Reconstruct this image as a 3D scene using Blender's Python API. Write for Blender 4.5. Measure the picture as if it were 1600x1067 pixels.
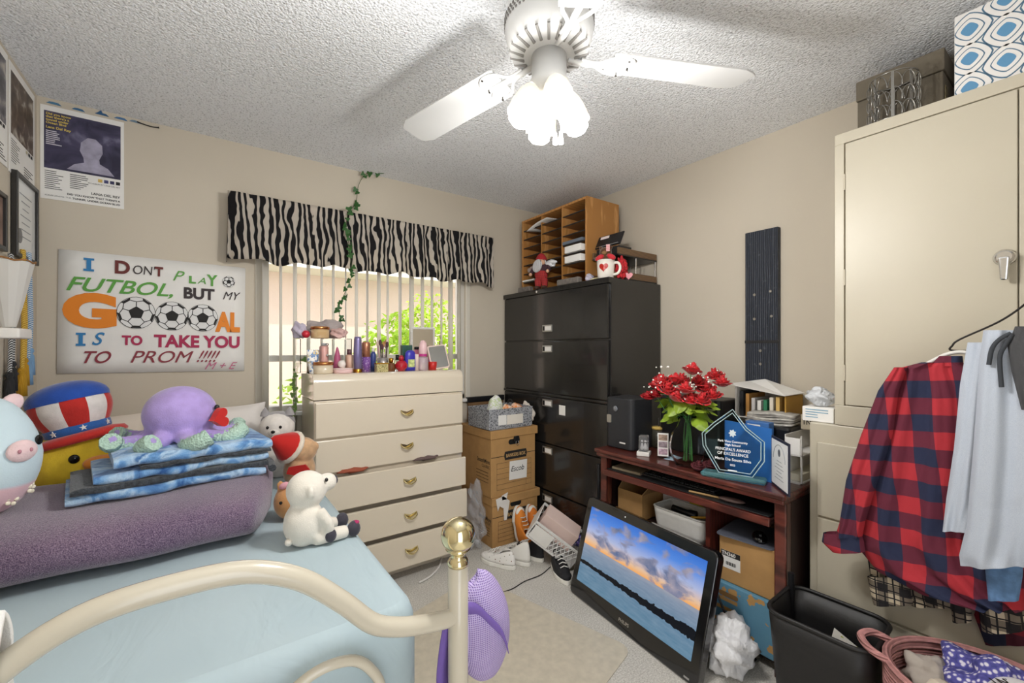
import bpy, bmesh, math, random
from mathutils import Vector, Matrix, Euler
for o in list(bpy.data.objects): bpy.data.objects.remove(o, do_unlink=True)
SC = bpy.context.scene
COL = SC.collection
PI = math.pi
R_ = math.radians
# ------------------------------------------------------------------ camera
HC, FP, HZ = 1.30, 669.0, 545.0           # eye height, focal length (px of 1600), horizon row
YAW = R_(35.6)
FW = Vector((math.sin(YAW), math.cos(YAW), 0)); RT = Vector((math.cos(YAW), -math.sin(YAW), 0))
cam_d = bpy.data.cameras.new('camera'); cam = bpy.data.objects.new('camera', cam_d); COL.objects.link(cam)
cam.location = (0, 0, HC); cam.rotation_euler = (PI/2, 0, -YAW)
cam_d.sensor_width = 36; cam_d.lens = FP/1600*36; cam_d.shift_y = (HZ-533.5)/1600; cam_d.clip_start = .02
SC.camera = cam
# ------------------------------------------------------------------ light
SC.view_settings.view_transform = 'Standard'; SC.view_settings.look = 'None'
SC.view_settings.gamma = 1; SC.view_settings.use_curve_mapping = False
SC.view_settings.exposure = 0.80
wd = bpy.data.worlds.new('sky'); SC.world = wd; wd.use_nodes = True
bg = wd.node_tree.nodes['Background']; bg.inputs[0].default_value = (.90, .95, 1, 1); bg.inputs[1].default_value = 1.6
sd = bpy.data.lights.new('sun', 'SUN'); sd.energy = 1.3; sd.angle = R_(1); sd.color = (1, .96, .88)
sun = bpy.data.objects.new('sun', sd); COL.objects.link(sun); sun.rotation_euler = (R_(38), R_(-14), 0)
BULB_W = 8.2
# ------------------------------------------------------------------ pixel helpers (a pixel gives a direction; the plane it touches gives the distance)
def ray(px, py): return FW + RT*((px-800)/FP) + Vector((0, 0, (HZ-py)/FP))
def on_z(px, py, z): r = ray(px, py); t = (z-HC)/r.z; return Vector((0, 0, HC)) + r*t
def on_x(px, py, x): r = ray(px, py); return Vector((0, 0, HC)) + r*(x/r.x)
def on_y(px, py, y): r = ray(px, py); return Vector((0, 0, HC)) + r*(y/r.y)
def dep(p): return p[0]*FW.x + p[1]*FW.y
# ------------------------------------------------------------------ materials
def lin(c):
    if isinstance(c, str):
        c = c.lstrip('#'); c = c if len(c) == 6 else ''.join(x*2 for x in c); c = [int(c[i:i+2], 16)/255 for i in (0, 2, 4)]
        c = [(x/12.92 if x <= .04045 else ((x+.055)/1.055)**2.4) for x in c]
    return (c[0], c[1], c[2], 1)
class NT:
    def __init__(s, m): s.t = m.node_tree; s.N = s.t.nodes; s.L = s.t.links
    def put(s, sock, v):
        if v is None: return
        if hasattr(v, 'node'): s.L.new(v, sock)
        elif isinstance(v, str): sock.default_value = lin(v)
        else: sock.default_value = v
    def node(s, ty, **kw):
        n = s.N.new(ty)
        for k, v in kw.items():
            if k.startswith('i_'):
                k = k[2:]; s.put(n.inputs[int(k)] if k.isdigit() else n.inputs[k.replace('_', ' ')], v)
            else: setattr(n, k, v)
        return n
    def co(s, kind='Object'): return s.node('ShaderNodeTexCoord').outputs[kind]
    def mapp(s, v, scale=(1, 1, 1), rot=(0, 0, 0), loc=(0, 0, 0)):
        return s.node('ShaderNodeMapping', i_Vector=v, i_Scale=scale, i_Rotation=rot, i_Location=loc).outputs[0]
    def noise(s, scale=5, detail=2, v=None, dist=0, rough=.5): 
        return s.node('ShaderNodeTexNoise', i_Vector=v or s.co(), i_Scale=scale, i_Detail=detail, i_Distortion=dist, i_Roughness=rough).outputs[0]
    def wave(s, scale=5, dist=0, v=None, dirn='X', detail=2, dscale=1):
        return s.node('ShaderNodeTexWave', bands_direction=dirn, i_Vector=v or s.co(), i_Scale=scale, i_Distortion=dist, i_Detail=detail, **{'i_Detail_Scale': dscale}).outputs['Fac']
    def voro(s, scale=5, v=None, feat='F1', out='Distance'):
        return s.node('ShaderNodeTexVoronoi', feature=feat, i_Vector=v or s.co(), i_Scale=scale).outputs[out]
    def ramp(s, f, stops, const=False):
        n = s.node('ShaderNodeValToRGB', i_Fac=f); e = n.color_ramp.elements
        if const: n.color_ramp.interpolation = 'CONSTANT'
        while len(e) < len(stops): e.new(.5)
        for i, (p, c) in enumerate(stops): e[i].position = p; e[i].color = lin(c)
        return n.outputs[0]
    def mix(s, f, a, b, mode='MIX'):
        n = s.node('ShaderNodeMix', data_type='RGBA', blend_type=mode)
        s.put(n.inputs['Factor'], f); s.put(n.inputs['A'], a); s.put(n.inputs['B'], b)
        # colour sockets are the RGBA ones
        for sk, v in ((n.inputs[6], a), (n.inputs[7], b)): s.put(sk, v)
        return n.outputs[2]
    def m(s, op, a, b=None, c=None):
        n = s.node('ShaderNodeMath', operation=op); s.put(n.inputs[0], a)
        if b is not None: s.put(n.inputs[1], b)
        if c is not None: s.put(n.inputs[2], c)
        return n.outputs[0]
    def xyz(s, v=None):
        n = s.node('ShaderNodeSeparateXYZ', i_0=v or s.co()); return n.outputs[0], n.outputs[1], n.outputs[2]
MATS = {}
def P(name, col='#808080', rough=.5, metal=0, fn=None, bump=None, trans=0, ior=1.45, sheen=0, coat=0, emit=None, es=1, alpha=1, transl=0, spec=None, vary=None):
    """procedural principled material. fn(nt)->colour socket, bump=(scale,strength,distance), vary=(scale,amount)"""
    if name in MATS: return MATS[name]
    m = bpy.data.materials.new(name); m.use_nodes = True; MATS[name] = m
    nt = NT(m); b = nt.N['Principled BSDF']
    c = lin(col); m.diffuse_color = c
    b.inputs['Base Color'].default_value = c
    if fn: nt.put(b.inputs['Base Color'], fn(nt))
    elif vary:
        f = nt.noise(vary[0], 3); k = vary[1]
        d = [max(0, x*(1-k)) for x in c[:3]]; l = [min(1, x*(1+k)) for x in c[:3]]
        r = nt.node('ShaderNodeValToRGB', i_Fac=f); r.color_ramp.elements[0].position = .3; r.color_ramp.elements[1].position = .7
        r.color_ramp.elements[0].color = (*d, 1); r.color_ramp.elements[1].color = (*l, 1)
        nt.put(b.inputs['Base Color'], r.outputs[0])
    b.inputs['Roughness'].default_value = rough; b.inputs['Metallic'].default_value = metal
    if spec is not None: b.inputs['Specular IOR Level'].default_value = spec
    if trans: b.inputs['Transmission Weight'].default_value = trans; b.inputs['IOR'].default_value = ior
    if sheen: b.inputs['Sheen Weight'].default_value = sheen; b.inputs['Sheen Roughness'].default_value = .4
    if coat: b.inputs['Coat Weight'].default_value = coat; b.inputs['Coat Roughness'].default_value = .08
    if alpha < 1: b.inputs['Alpha'].default_value = alpha
    if emit:
        e = emit(nt) if callable(emit) else None
        if e is not None: nt.put(b.inputs['Emission Color'], e)
        else: b.inputs['Emission Color'].default_value = lin(emit)
        b.inputs['Emission Strength'].default_value = es
    if bump:
        h = bump[3](nt) if len(bump) > 3 else nt.noise(bump[0], 3)
        bn = nt.node('ShaderNodeBump', i_Strength=bump[1], i_Distance=bump[2] if len(bump) > 2 else .01, i_Height=h)
        nt.L.new(bn.outputs[0], b.inputs['Normal'])
    if transl:
        t = nt.node('ShaderNodeBsdfTranslucent'); src = b.inputs['Base Color']
        if src.is_linked: nt.L.new(src.links[0].from_socket, t.inputs[0])
        else: t.inputs[0].default_value = c
        mx = nt.node('ShaderNodeMixShader', i_0=transl); nt.L.new(b.outputs[0], mx.inputs[1]); nt.L.new(t.outputs[0], mx.inputs[2])
        nt.L.new(mx.outputs[0], nt.N['Material Output'].inputs[0])
    return m
# ------------------------------------------------------------------ mesh builder
ZAX = Vector((0, 0, 1))
def frame(d):
    d = Vector(d).normalized(); a = Vector((1, 0, 0)) if abs(d.x) < .9 else Vector((0, 1, 0))
    u = d.cross(a).normalized(); return u, d.cross(u), d
class MB:
    def __init__(s): s.v = []; s.f = []; s.sm = []
    def add(s, vs, fs, smooth=False, M=None):
        k = len(s.v)
        s.v += [tuple(M @ Vector(v)) if M is not None else tuple(v) for v in vs]
        s.f += [tuple(i+k for i in f) for f in fs]; s.sm += [smooth]*len(fs); return s
    def box(s, x0, y0, z0, x1, y1, z1, M=None):
        vs = [(x, y, z) for z in (z0, z1) for y in (y0, y1) for x in (x0, x1)]
        return s.add(vs, [(0, 2, 3, 1), (4, 5, 7, 6), (0, 1, 5, 4), (2, 6, 7, 3), (0, 4, 6, 2), (1, 3, 7, 5)], M=M)
    def cbox(s, c, sz, rot=(0, 0, 0)):
        M = Matrix.Translation(c) @ Euler(rot).to_matrix().to_4x4(); h = [x/2 for x in sz]
        return s.box(-h[0], -h[1], -h[2], h[0], h[1], h[2], M)
    def cyl(s, p0, p1, r0, r1=None, n=16, caps=True):
        r1 = r0 if r1 is None else r1; p0 = Vector(p0); p1 = Vector(p1); u, w, d = frame(p1-p0)
        cs = [(math.cos(2*PI*i/n), math.sin(2*PI*i/n)) for i in range(n)]
        vs = [p0+u*(a*r0)+w*(b*r0) for a, b in cs]+[p1+u*(a*r1)+w*(b*r1) for a, b in cs]
        s.add(vs, [(i, (i+1) % n, n+(i+1) % n, n+i) for i in range(n)], True)
        if caps: s.add(vs[:n], [tuple(range(n-1, -1, -1))]); s.add(vs[n:], [tuple(range(n))])
        return s
    def lathe(s, prof, c=(0, 0, 0), n=20, M=None, smooth=True, sx=1, sy=1):
        vs = []; fs = []
        for r, z in prof:
            r = max(r, 1e-5)
            vs += [(c[0]+sx*r*math.cos(2*PI*i/n), c[1]+sy*r*math.sin(2*PI*i/n), c[2]+z) for i in range(n)]
        for k in range(len(prof)-1):
            fs += [(k*n+i, k*n+(i+1) % n, (k+1)*n+(i+1) % n, (k+1)*n+i) for i in range(n)]
        return s.add(vs, fs, smooth, M)
    def tube(s, pts, r, n=8, closed=False, caps=True):
        pts = [Vector(p) for p in pts]; N = len(pts); rr = r if isinstance(r, (list, tuple)) else [r]*N
        vs = []; fs = []; u = None
        for i, p in enumerate(pts):
            t = (pts[(i+1) % N]-pts[i-1]) if closed else (pts[min(i+1, N-1)]-pts[max(i-1, 0)])
            if t.length < 1e-9: t = ZAX
            t.normalize()
            if u is None: u, w, _ = frame(t)
            else:
                u = (u - t*u.dot(t)); u = u.normalized() if u.length > 1e-6 else frame(t)[0]
                w = t.cross(u)
            vs += [p+u*(rr[i]*math.cos(2*PI*k/n))+w*(rr[i]*math.sin(2*PI*k/n)) for k in range(n)]
        for i in range(N if closed else N-1):
            j = (i+1) % N
            fs += [(i*n+k, i*n+(k+1) % n, j*n+(k+1) % n, j*n+k) for k in range(n)]
        s.add(vs, fs, True)
        if not closed and caps: s.add(vs[:n], [tuple(range(n-1, -1, -1))]); s.add(vs[-n:], [tuple(range(n))])
        return s
    def ell(s, c, r, nu=16, nv=10, rot=None, M=None, warp=None):
        if isinstance(r, (int, float)): r = (r, r, r)
        E = (Matrix.Translation(c) @ (Euler(rot).to_matrix().to_4x4() if rot else Matrix.Identity(4)))
        if M is not None: E = M @ E
        vs = [(0, 0, -r[2])]
        for j in range(1, nv):
            t = -PI/2+PI*j/nv
            for i in range(nu):
                a = 2*PI*i/nu; vs.append((r[0]*math.cos(t)*math.cos(a), r[1]*math.cos(t)*math.sin(a), r[2]*math.sin(t)))
        vs.append((0, 0, r[2])); T = len(vs)-1
        if warp: vs = [warp(Vector(v)) for v in vs]
        fs = [(0, 1+(i+1) % nu, 1+i) for i in range(nu)]
        for j in range(nv-2):
            a = 1+j*nu; fs += [(a+i, a+(i+1) % nu, a+nu+(i+1) % nu, a+nu+i) for i in range(nu)]
        a = 1+(nv-2)*nu; fs += [(a+i, a+(i+1) % nu, T) for i in range(nu)]
        return s.add(vs, fs, True, E)
    def prism(s, poly, y0, y1, M=None):
        """poly in (x,z), extruded along y"""
        n = len(poly); vs = [(x, y0, z) for x, z in poly]+[(x, y1, z) for x, z in poly]
        a = sum(poly[i][0]*poly[(i+1) % n][1]-poly[(i+1) % n][0]*poly[i][1] for i in range(n))
        fs = [tuple(range(n)), tuple(range(2*n-1, n-1, -1))]+[(i, n+i, n+(i+1) % n, (i+1) % n) for i in range(n)]
        if (a > 0) != (y0 < y1): fs = [tuple(reversed(f)) for f in fs]
        return s.add(vs, fs, M=M)
    def slab(s, poly, z0, z1, M=None):
        """poly in (x,y), extruded along z"""
        n = len(poly); vs = [(x, y, z0) for x, y in poly]+[(x, y, z1) for x, y in poly]
        a = sum(poly[i][0]*poly[(i+1) % n][1]-poly[(i+1) % n][0]*poly[i][1] for i in range(n))
        fs = [tuple(range(n-1, -1, -1)), tuple(range(n, 2*n))]+[(i, (i+1) % n, n+(i+1) % n, n+i) for i in range(n)]
        if a < 0: fs = [tuple(reversed(f)) for f in fs]
        return s.add(vs, fs, M=M)
    def grid(s, fn, nu, nv, smooth=True, closed_u=False):
        vs = [fn(i/nu, j/nv) for j in range(nv+1) for i in range(nu+(0 if closed_u else 1))]
        W = nu if closed_u else nu+1
        fs = [(j*W+i, j*W+(i+1) % W, (j+1)*W+(i+1) % W, (j+1)*W+i) for j in range(nv) for i in range(nu)]
        return s.add(vs, fs, smooth)
    def text(s, txt, x, z, size, y=-.0012, align='LEFT', shear=0, bold=0, width=None, M=None, rot=0):
        cu = bpy.data.curves.new('t', 'FONT'); cu.body = txt; cu.size = size; cu.align_x = align; cu.shear = shear; cu.offset = bold; cu.resolution_u = 5
        ob = bpy.data.objects.new('t', cu); me = ob.to_mesh()
        vs = [v.co.copy() for v in me.vertices]; fs = [tuple(p.vertices) for p in me.polygons]
        ob.to_mesh_clear(); bpy.data.objects.remove(ob); bpy.data.curves.remove(cu)
        if not vs: return s
        k = 1
        if width:
            w = max(v.x for v in vs)-min(v.x for v in vs); k = width/max(w, 1e-6)
        c, sn = math.cos(rot), math.sin(rot); out = []
        for v in vs:
            a, b = v.x*k, v.y; out.append((x+a*c-b*sn, y, z+a*sn+b*c))
        return s.add(out, fs, M=M)
    def build(s, name, mat, parent=None, loc=None, rot=None, bevel=0, seg=2, sub=0, remesh=0, solid=0, smooth=None, soff=0):
        me = bpy.data.meshes.new(name); me.from_pydata(s.v, [], s.f)
        if smooth is None: me.polygons.foreach_set('use_smooth', s.sm)
        elif smooth: me.polygons.foreach_set('use_smooth', [True]*len(s.f))
        me.update()
        o = bpy.data.objects.new(name, me); COL.objects.link(o)
        for mm in (mat if isinstance(mat, (list, tuple)) else [mat]): me.materials.append(mm)
        if parent: o.parent = parent
        if loc is not None: o.location = loc
        if rot is not None: o.rotation_euler = rot
        if remesh:
            r = o.modifiers.new('r', 'REMESH'); r.mode = 'VOXEL'; r.voxel_size = remesh; r.use_smooth_shade = True
            sm = o.modifiers.new('s', 'SMOOTH'); sm.iterations = 6; sm.factor = .6
        if solid: q = o.modifiers.new('so', 'SOLIDIFY'); q.thickness = solid; q.offset = soff
        if bevel: b = o.modifiers.new('b', 'BEVEL'); b.width = bevel; b.segments = seg; b.limit_method = 'ANGLE'; b.angle_limit = R_(35)
        if sub: q = o.modifiers.new('su', 'SUBSURF'); q.levels = sub; q.render_levels = sub
        return o
def thing(name, label, cat, loc=(0, 0, 0), rotz=0, group=None, rot=None):
    o = bpy.data.objects.new(name, None); COL.objects.link(o); o.empty_display_size = .05
    o.location = loc; o.rotation_euler = rot if rot else (0, 0, rotz)
    return tag(o, label, cat, group)
def tag(o, label, cat, group=None):
    o['label'] = label; o['category'] = cat
    if group: o['group'] = group
    return o
def struct(o, label=None):
    o['kind'] = 'structure'
    if label: o['label'] = label
    return o
def rnd_poly(w, h, r, n=4):
    """rounded rectangle outline centred on 0"""
    out = []
    for cx, cy, a0 in ((w/2-r, h/2-r, 0), (-w/2+r, h/2-r, 90), (-w/2+r, -h/2+r, 180), (w/2-r, -h/2+r, 270)):
        for k in range(n+1): a = R_(a0+90*k/n); out.append((cx+r*math.cos(a), cy+r*math.sin(a)))
    return out
def spline(pts, n=8):
    pts = [Vector(p) for p in pts]; out = []
    for i in range(len(pts)-1):
        p0 = pts[max(i-1, 0)]; p1 = pts[i]; p2 = pts[i+1]; p3 = pts[min(i+2, len(pts)-1)]
        for k in range(n):
            t = k/n; out.append(.5*((2*p1)+(p2-p0)*t+(2*p0-5*p1+4*p2-p3)*t*t+(3*p1-p0-3*p2+p3)*t**3))
    out.append(pts[-1]); return out
RNG = random.Random(7)
def sn(x, y=0, z=0, s=1.0):
    """cheap smooth pseudo noise"""
    return math.sin(x*s*1.7+y*s*2.3+1.3)*.5+math.sin(x*s*3.1-y*s*1.9+z*s*2.7+.4)*.3+math.sin(y*s*4.3+z*s*3.3+x*s*.7+2.1)*.2
# common materials
M_BLK = P('black_plastic', '#17171a', .35, bump=(90, .1, .002))
M_DRK = P('dark_gap', '#0b0b0c', .8)
M_WHT = P('white_paint', '#ece9e4', .4, vary=(6, .04))
M_PAPER = P('paper', '#f2f0ec', .7, vary=(9, .03))
M_INK = P('black_ink', '#22201f', .7)
M_CARD = P('cardboard', '#b98f5a', .8, vary=(14, .08), bump=(120, .08, .002))
M_BRASS = P('brass', '#e6d9ae', .12, 1)
M_CHROME = P('chrome', '#d9d9da', .12, 1)
M_GOLD = P('gold', '#c99a3e', .25, 1)
M_GLASS = P('clear_glass', '#ffffff', .02, trans=1, ior=1.45)
M_ACR = P('clear_acrylic', '#f6fbff', .05, trans=1, ior=1.2)
M_CREAM = P('cream_lacquer', '#e6dac6', .18, coat=.5, vary=(2, .02))
M_BEIGE = P('beige_steel', '#c3bba8', .42, vary=(3, .03), bump=(60, .05, .002))
M_REDF = P('red_felt', '#c5211c', .9, sheen=.4, bump=(220, .15, .002))
M_BROWN = P('brown_plush', '#5b3a22', .95, sheen=.5, bump=(180, .3, .004))
# ================================================================== ROOM
XL, XR, YB, YF, ZC = -.617, 2.43, 2.81, -.75, 2.44
M_WALL = P('wall_paint', '#cfc5b4', .85, vary=(1.6, .035), bump=(45, .12, .003))
M_CEIL = P('popcorn_ceiling', '#e6e5e3', .95, bump=(0, .75, .012, lambda t: t.m('ADD', t.m('MULTIPLY', t.noise(85, 3), .7), t.m('MULTIPLY', t.voro(120), -.55))),
           fn=lambda t: t.ramp(t.noise(120, 3), [(.36, '#d2d4d7'), (.45, '#f8fafd')]))
M_FLOOR = P('floor_carpet', '#cfcbc4', .95, fn=lambda t: t.mix(.35, t.ramp(t.noise(160, 3), [(.35, '#a9a59e'), (.65, '#e4e1db')]), t.ramp(t.noise(3, 2), [(.3, '#bdb8ae'), (.7, '#dcd8d0')])), bump=(200, .3, .004))
M_ALU = P('window_metal', '#d6d3cc', .4, .2)
struct(MB().box(XL-.1, YF-.1, -.1, XR+.1, YB+.1, 0).build('floor', M_FLOOR), 'light grey speckled floor')
struct(MB().box(XL-.1, YF-.1, ZC, XR+.1, YB+.1, ZC+.12).build('ceiling', M_CEIL), 'white popcorn-textured ceiling')
WX0, WX1, WZ0, WZ1 = .263, 1.585, .93, 1.93
struct(MB().box(XL-.1, YB, 0, WX0, YB+.12, ZC).box(WX1, YB, 0, XR+.1, YB+.12, ZC).box(WX0, YB, 0, WX1, YB+.12, WZ0).box(WX0, YB, WZ1, WX1, YB+.12, ZC).build('wall_back', M_WALL), 'beige painted wall with the window')
struct(MB().box(XR, YF-.1, 0, XR+.1, YB, ZC).build('wall_right', M_WALL), 'beige painted wall behind the desk')
struct(MB().box(XL-.1, YF-.1, 0, XL, YB, ZC).build('wall_left', M_WALL), 'beige painted wall beside the bed')
OX0, OX1, OZ = -.40, .52, 2.08           # opening added behind the camera so sky light fills the room
struct(MB().box(XL, YF-.1, 0, OX0, YF, ZC).box(OX1, YF-.1, 0, XR, YF, ZC).box(OX0, YF-.1, OZ, OX1, YF, ZC).build('wall_front', M_WALL), 'beige painted wall opposite the window, with an added unseen opening for fill light')
struct(MB().box(OX0-.06, YF, 0, OX0, YF+.012, OZ+.06).box(OX1, YF, 0, OX1+.06, YF+.012, OZ+.06).box(OX0, YF, OZ, OX1, YF+.012, OZ+.06).build('trim_3', M_WHT, bevel=.003), 'white casing of the added unseen opening for fill light')
# window
w = struct(MB().box(WX0, YB+.02, WZ0, WX0+.035, YB+.10, WZ1).box(WX1-.035, YB+.02, WZ0, WX1, YB+.10, WZ1).box(WX0, YB+.02, WZ0, WX1, YB+.10, WZ0+.035)
           .box(WX0, YB+.02, WZ1-.035, WX1, YB+.10, WZ1).build('window_1', M_ALU, bevel=.003), 'aluminium window behind vertical blinds')
MB().box(WX0+.035, YB+.045, 1.225, WX1-.035, YB+.085, 1.262).build('window_rail', M_ALU, w, bevel=.003)
M_PANE = P('window_pane', '#ffffff', 0, trans=1, ior=1.02, spec=.2)
MB().box(WX0+.03, YB+.062, 1.262, WX1-.03, YB+.066, WZ1-.03).build('pane', M_PANE, w)
MB().box(WX0+.03, YB+.062, WZ0+.03, WX1-.03, YB+.066, 1.225).build('pane', M_PANE, w)
struct(MB().box(WX0-.02, YB-.03, WZ0-.022, WX1+.02, YB, WZ0).build('trim_1', M_WHT, bevel=.004), 'white window sill')
struct(MB().box(WX0-.035, YB-.010, WZ0, WX0, YB, WZ1+.03).box(WX1, YB-.010, WZ0, WX1+.035, YB, WZ1+.03).box(WX0-.035, YB-.010, WZ1, WX1+.035, YB, WZ1+.03).build('trim_2', P('window_casing', '#d9d3c6', .6), bevel=.003), 'pale casing around the window')
# outside the window
M_STUC = P('stucco', '#dcc4b6', .9, bump=(40, .3, .01), vary=(2, .05))
tag(MB().box(-3.5, 6.3, -.2, 7.5, 6.6, 2.3).build('neighbour_wall', M_STUC), 'pale stucco neighbouring wall seen through the blinds', 'wall')
rf = thing('roof_eave', 'pinkish brown roof edge of the house next door', 'roof', (2, 6.1, 2.3))
MB().box(-5.5, -.35, 0, 5.5, .3, .10).build('fascia', P('fascia', '#e8e2d8', .7), rf)
MB().add([(-5.5, -.4, .10), (5.5, -.4, .10), (5.5, 2.6, 1.5), (-5.5, 2.6, 1.5)], [(0, 1, 2, 3)]).build('roof_slope', P('roof_tiles', '#c9a08c', .85, bump=(20, .4, .02), vary=(12, .12)), rf, solid=.05)
tag(MB().box(-3.5, 2.95, -.35, 7.5, 6.3, -.2).build('yard_ground', P('yard', '#a5a07c', .95, vary=(5, .2), bump=(30, .4, .02))), 'sunlit yard strip outside the window', 'ground')
def bush(loc, rx, ry, rz, n, c, label, seed):
    rg = random.Random(seed); b = thing('bush', label, 'bush', loc, group='bushes outside the window')
    fo = MB(); 
    for i in range(n):
        u = rg.uniform(0, 2*PI); t = math.acos(rg.uniform(-.75, 1)); k = rg.uniform(.45, 1.05)**.6
        p = Vector((rx*k*math.sin(t)*math.cos(u), ry*k*math.sin(t)*math.sin(u), rz*(1+k*math.cos(t))))
        a = Euler((rg.uniform(-1, 1), rg.uniform(-1, 1), rg.uniform(0, 6.3))).to_matrix(); L = rg.uniform(.05, .10); W = L*.33
        q = [p+a @ Vector(v) for v in ((0, 0, 0), (L*.5, W, .01), (L, 0, -.01), (L*.5, -W, .01))]
        fo.add(q, [(0, 1, 2, 3)])
    f = fo.build('foliage', P('leaf_'+c, c, .5, transl=.45, vary=(7, .35)), b); f['kind'] = 'stuff'
    st = MB()
    for i in range(5): st.tube([(0, 0, 0), (rg.uniform(-.4, .4)*rx, rg.uniform(-.4, .4)*ry, rz*.8), (rg.uniform(-.8, .8)*rx, rg.uniform(-.6, .6)*ry, rz*1.5)], [.02, .014, .006], 6)
    st.build('branches', P('bark', '#6a5238', .9), b)
bush((1.55, 4.2, -.2), .46, .4, .93, 1500, '#9fbf3a', 'bright yellow-green bush behind the middle blinds', 1)
bush((2.35, 5.2, -.2), .55, .4, 1.12, 2000, '#b5cf45', 'tall sunlit bush behind the right-hand blinds', 2)
bush((3.25, 4.3, -.2), .5, .4, 1.05, 1200, '#8fb23a', 'bush furthest right outside the window', 3)
bush((.62, 4.2, -.2), .20, .18, .62, 130, '#a6c455', 'low small bush behind the left-hand blinds', 4)
# vertical blinds: each slat its own part
bl = thing('vertical_blinds', 'white vertical blinds, slats turned edge-on, across the window', 'blinds', (0, YB-.052, 0))
MB().box(WX0-.01, -.02, WZ1-.015, WX1+.03, .03, WZ1+.02).build('head_rail', M_WHT, bl, bevel=.003)
M_SLAT = P('blind_slat', '#efebe3', .55, transl=.45)
slx = [415, 439, 461, 482, 503, 521, 541, 557, 574, 592, 606, 625, 643, 660, 675, 690, 704, 717]
sang = [60, 74, 66, 66, 70, 68, 74, 62, 82, 55, 62, 84, 44, 50, 52, 55, 38, 42]
base_slat = None
for px, a in zip(slx, sang):
    x = on_y(px, 500, YB-.052).x
    if base_slat is None:
        g = MB().grid(lambda u, v: ((u-.5)*.078, .007*math.sin(PI*u), .80+v*(WZ1-.80)), 4, 1)
        base_slat = g.build('slat', M_SLAT, bl, solid=.0012); o = base_slat
    else:
        o = base_slat.copy(); COL.objects.link(o); o.parent = bl
    o.location = (x, 0, 0); o.rotation_euler = (0, 0, R_(a))
# ================================================================== VALANCE
def zebra(t):
    v = t.mapp(t.co(), scale=(1, 1, .36), rot=(0, .14, 0)); f = t.wave(9, 7.5, v, 'X', 2.0, 1.8)
    return t.ramp(f, [(.50, '#2f2d2f'), (.60, '#efe8de')])
M_ZEB = P('zebra_fabric', '#ccc', .9, fn=zebra, transl=.6, bump=(160, .2, .002))
va = thing('window_valance', 'black and white zebra-print valance over the window', 'valance', (.093, YB, 1.775))
VW = 1.674
def valf(u, v):
    # u runs wall > front > wall, v bottom > top
    L = VW+.22; s = u*L
    if s < .11: x, y = .008*v, -s
    elif s > L-.11: x, y = VW-.008*v, -(L-s)
    else: x, y = s-.11, -.11
    if .11 <= s <= L-.11:
        f = math.sin(s*58+1.5*math.sin(s*9))*(.013*(1-v)+.004)+math.sin(s*23)*.005*(1-v)
        y += f-.006*math.exp(-((v-.80)/.04)**2)*-1
    z = .36*v + (.010*math.sin(s*31)+.007*math.sin(s*13) if v < .01 else 0) + .012*math.sin(s*1.7)*(1-v)
    return (x, y, z)
MB().grid(valf, 300, 14).build('fabric', M_ZEB, va, solid=.002)
MB().cyl((.005, -.085, .315), (VW-.005, -.085, .315), .007, n=10).build('rod', M_WHT, va)
# ================================================================== IVY
def ivy_leaf(s):
    pts = [(0, 0), (.45, -.18), (.62, .22), (.38, .40), (.22, .75), (0, 1.05), (-.22, .75), (-.38, .40), (-.62, .22), (-.45, -.18)]
    return [(x*s, y*s) for x, y in pts]
M_IVY = P('ivy_leaf', '#3f7038', .5, transl=.25, vary=(40, .3)); M_VINE = P('ivy_stem', '#4d5d38', .7)
iv = thing('ivy_garland', 'trailing artificial ivy garland hanging from the ceiling over the valance', 'garland', on_y(592, 268, YB-.02))
o0 = Vector(iv.location)
path = [(590, 270, .03), (572, 272, .04), (560, 290, .035), (556, 318, .04), (545, 330, .13), (541, 355, .15), (546, 385, .15), (548, 405, .15), (549, 432, .11), (540, 455, .10), (530, 480, .10), (533, 505, .09)]
pp = [on_y(a, b, YB-c)-o0 for a, b, c in path]
MB().tube(spline(pp, 6), .0018, 5).build('stem', M_VINE, iv)
rg = random.Random(5); sp = spline(pp, 5)
lm = {}
for i, p in enumerate(sp):
    if rg.random() < .22: continue
    s = rg.uniform(.022, .034); k = round(s, 3)
    if k not in lm:
        ob = MB().prism(ivy_leaf(k), -.0006, .0006).build('leaf', M_IVY, iv); lm[k] = ob
    else: ob = lm[k].copy(); COL.objects.link(ob); ob.parent = iv
    ob.location = p+Vector((rg.uniform(-.012, .012), -rg.uniform(.004, .02), rg.uniform(-.01, .01)))
    ob.rotation_euler = (rg.uniform(-.6, .6), PI+rg.uniform(-1, 1), rg.uniform(-.9, .9))
iv2 = thing('ivy_sprig', 'short ivy sprig hanging beside the dresser above the plush toys', 'garland', on_y(470, 560, YB-.09))
o0 = Vector(iv2.location); pp = [on_y(a, b, YB-.09)-o0 for a, b in ((470, 560), (462, 585), (458, 605), (462, 632), (456, 650), (452, 668))]
MB().tube(spline(pp, 5), .0016, 5).build('stem', M_VINE, iv2)
for i, p in enumerate(spline(pp, 3)):
    ob = MB().prism(ivy_leaf(.026+.006*rg.random()), -.0006, .0006).build('leaf', P('ivy_pale', '#8fb565', .5, transl=.3), iv2)
    ob.location = p+Vector((rg.uniform(-.012, .012), -.008, 0)); ob.rotation_euler = (rg.uniform(-.6, .6), PI+rg.uniform(-1, 1), rg.uniform(-.9, .9))
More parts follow.
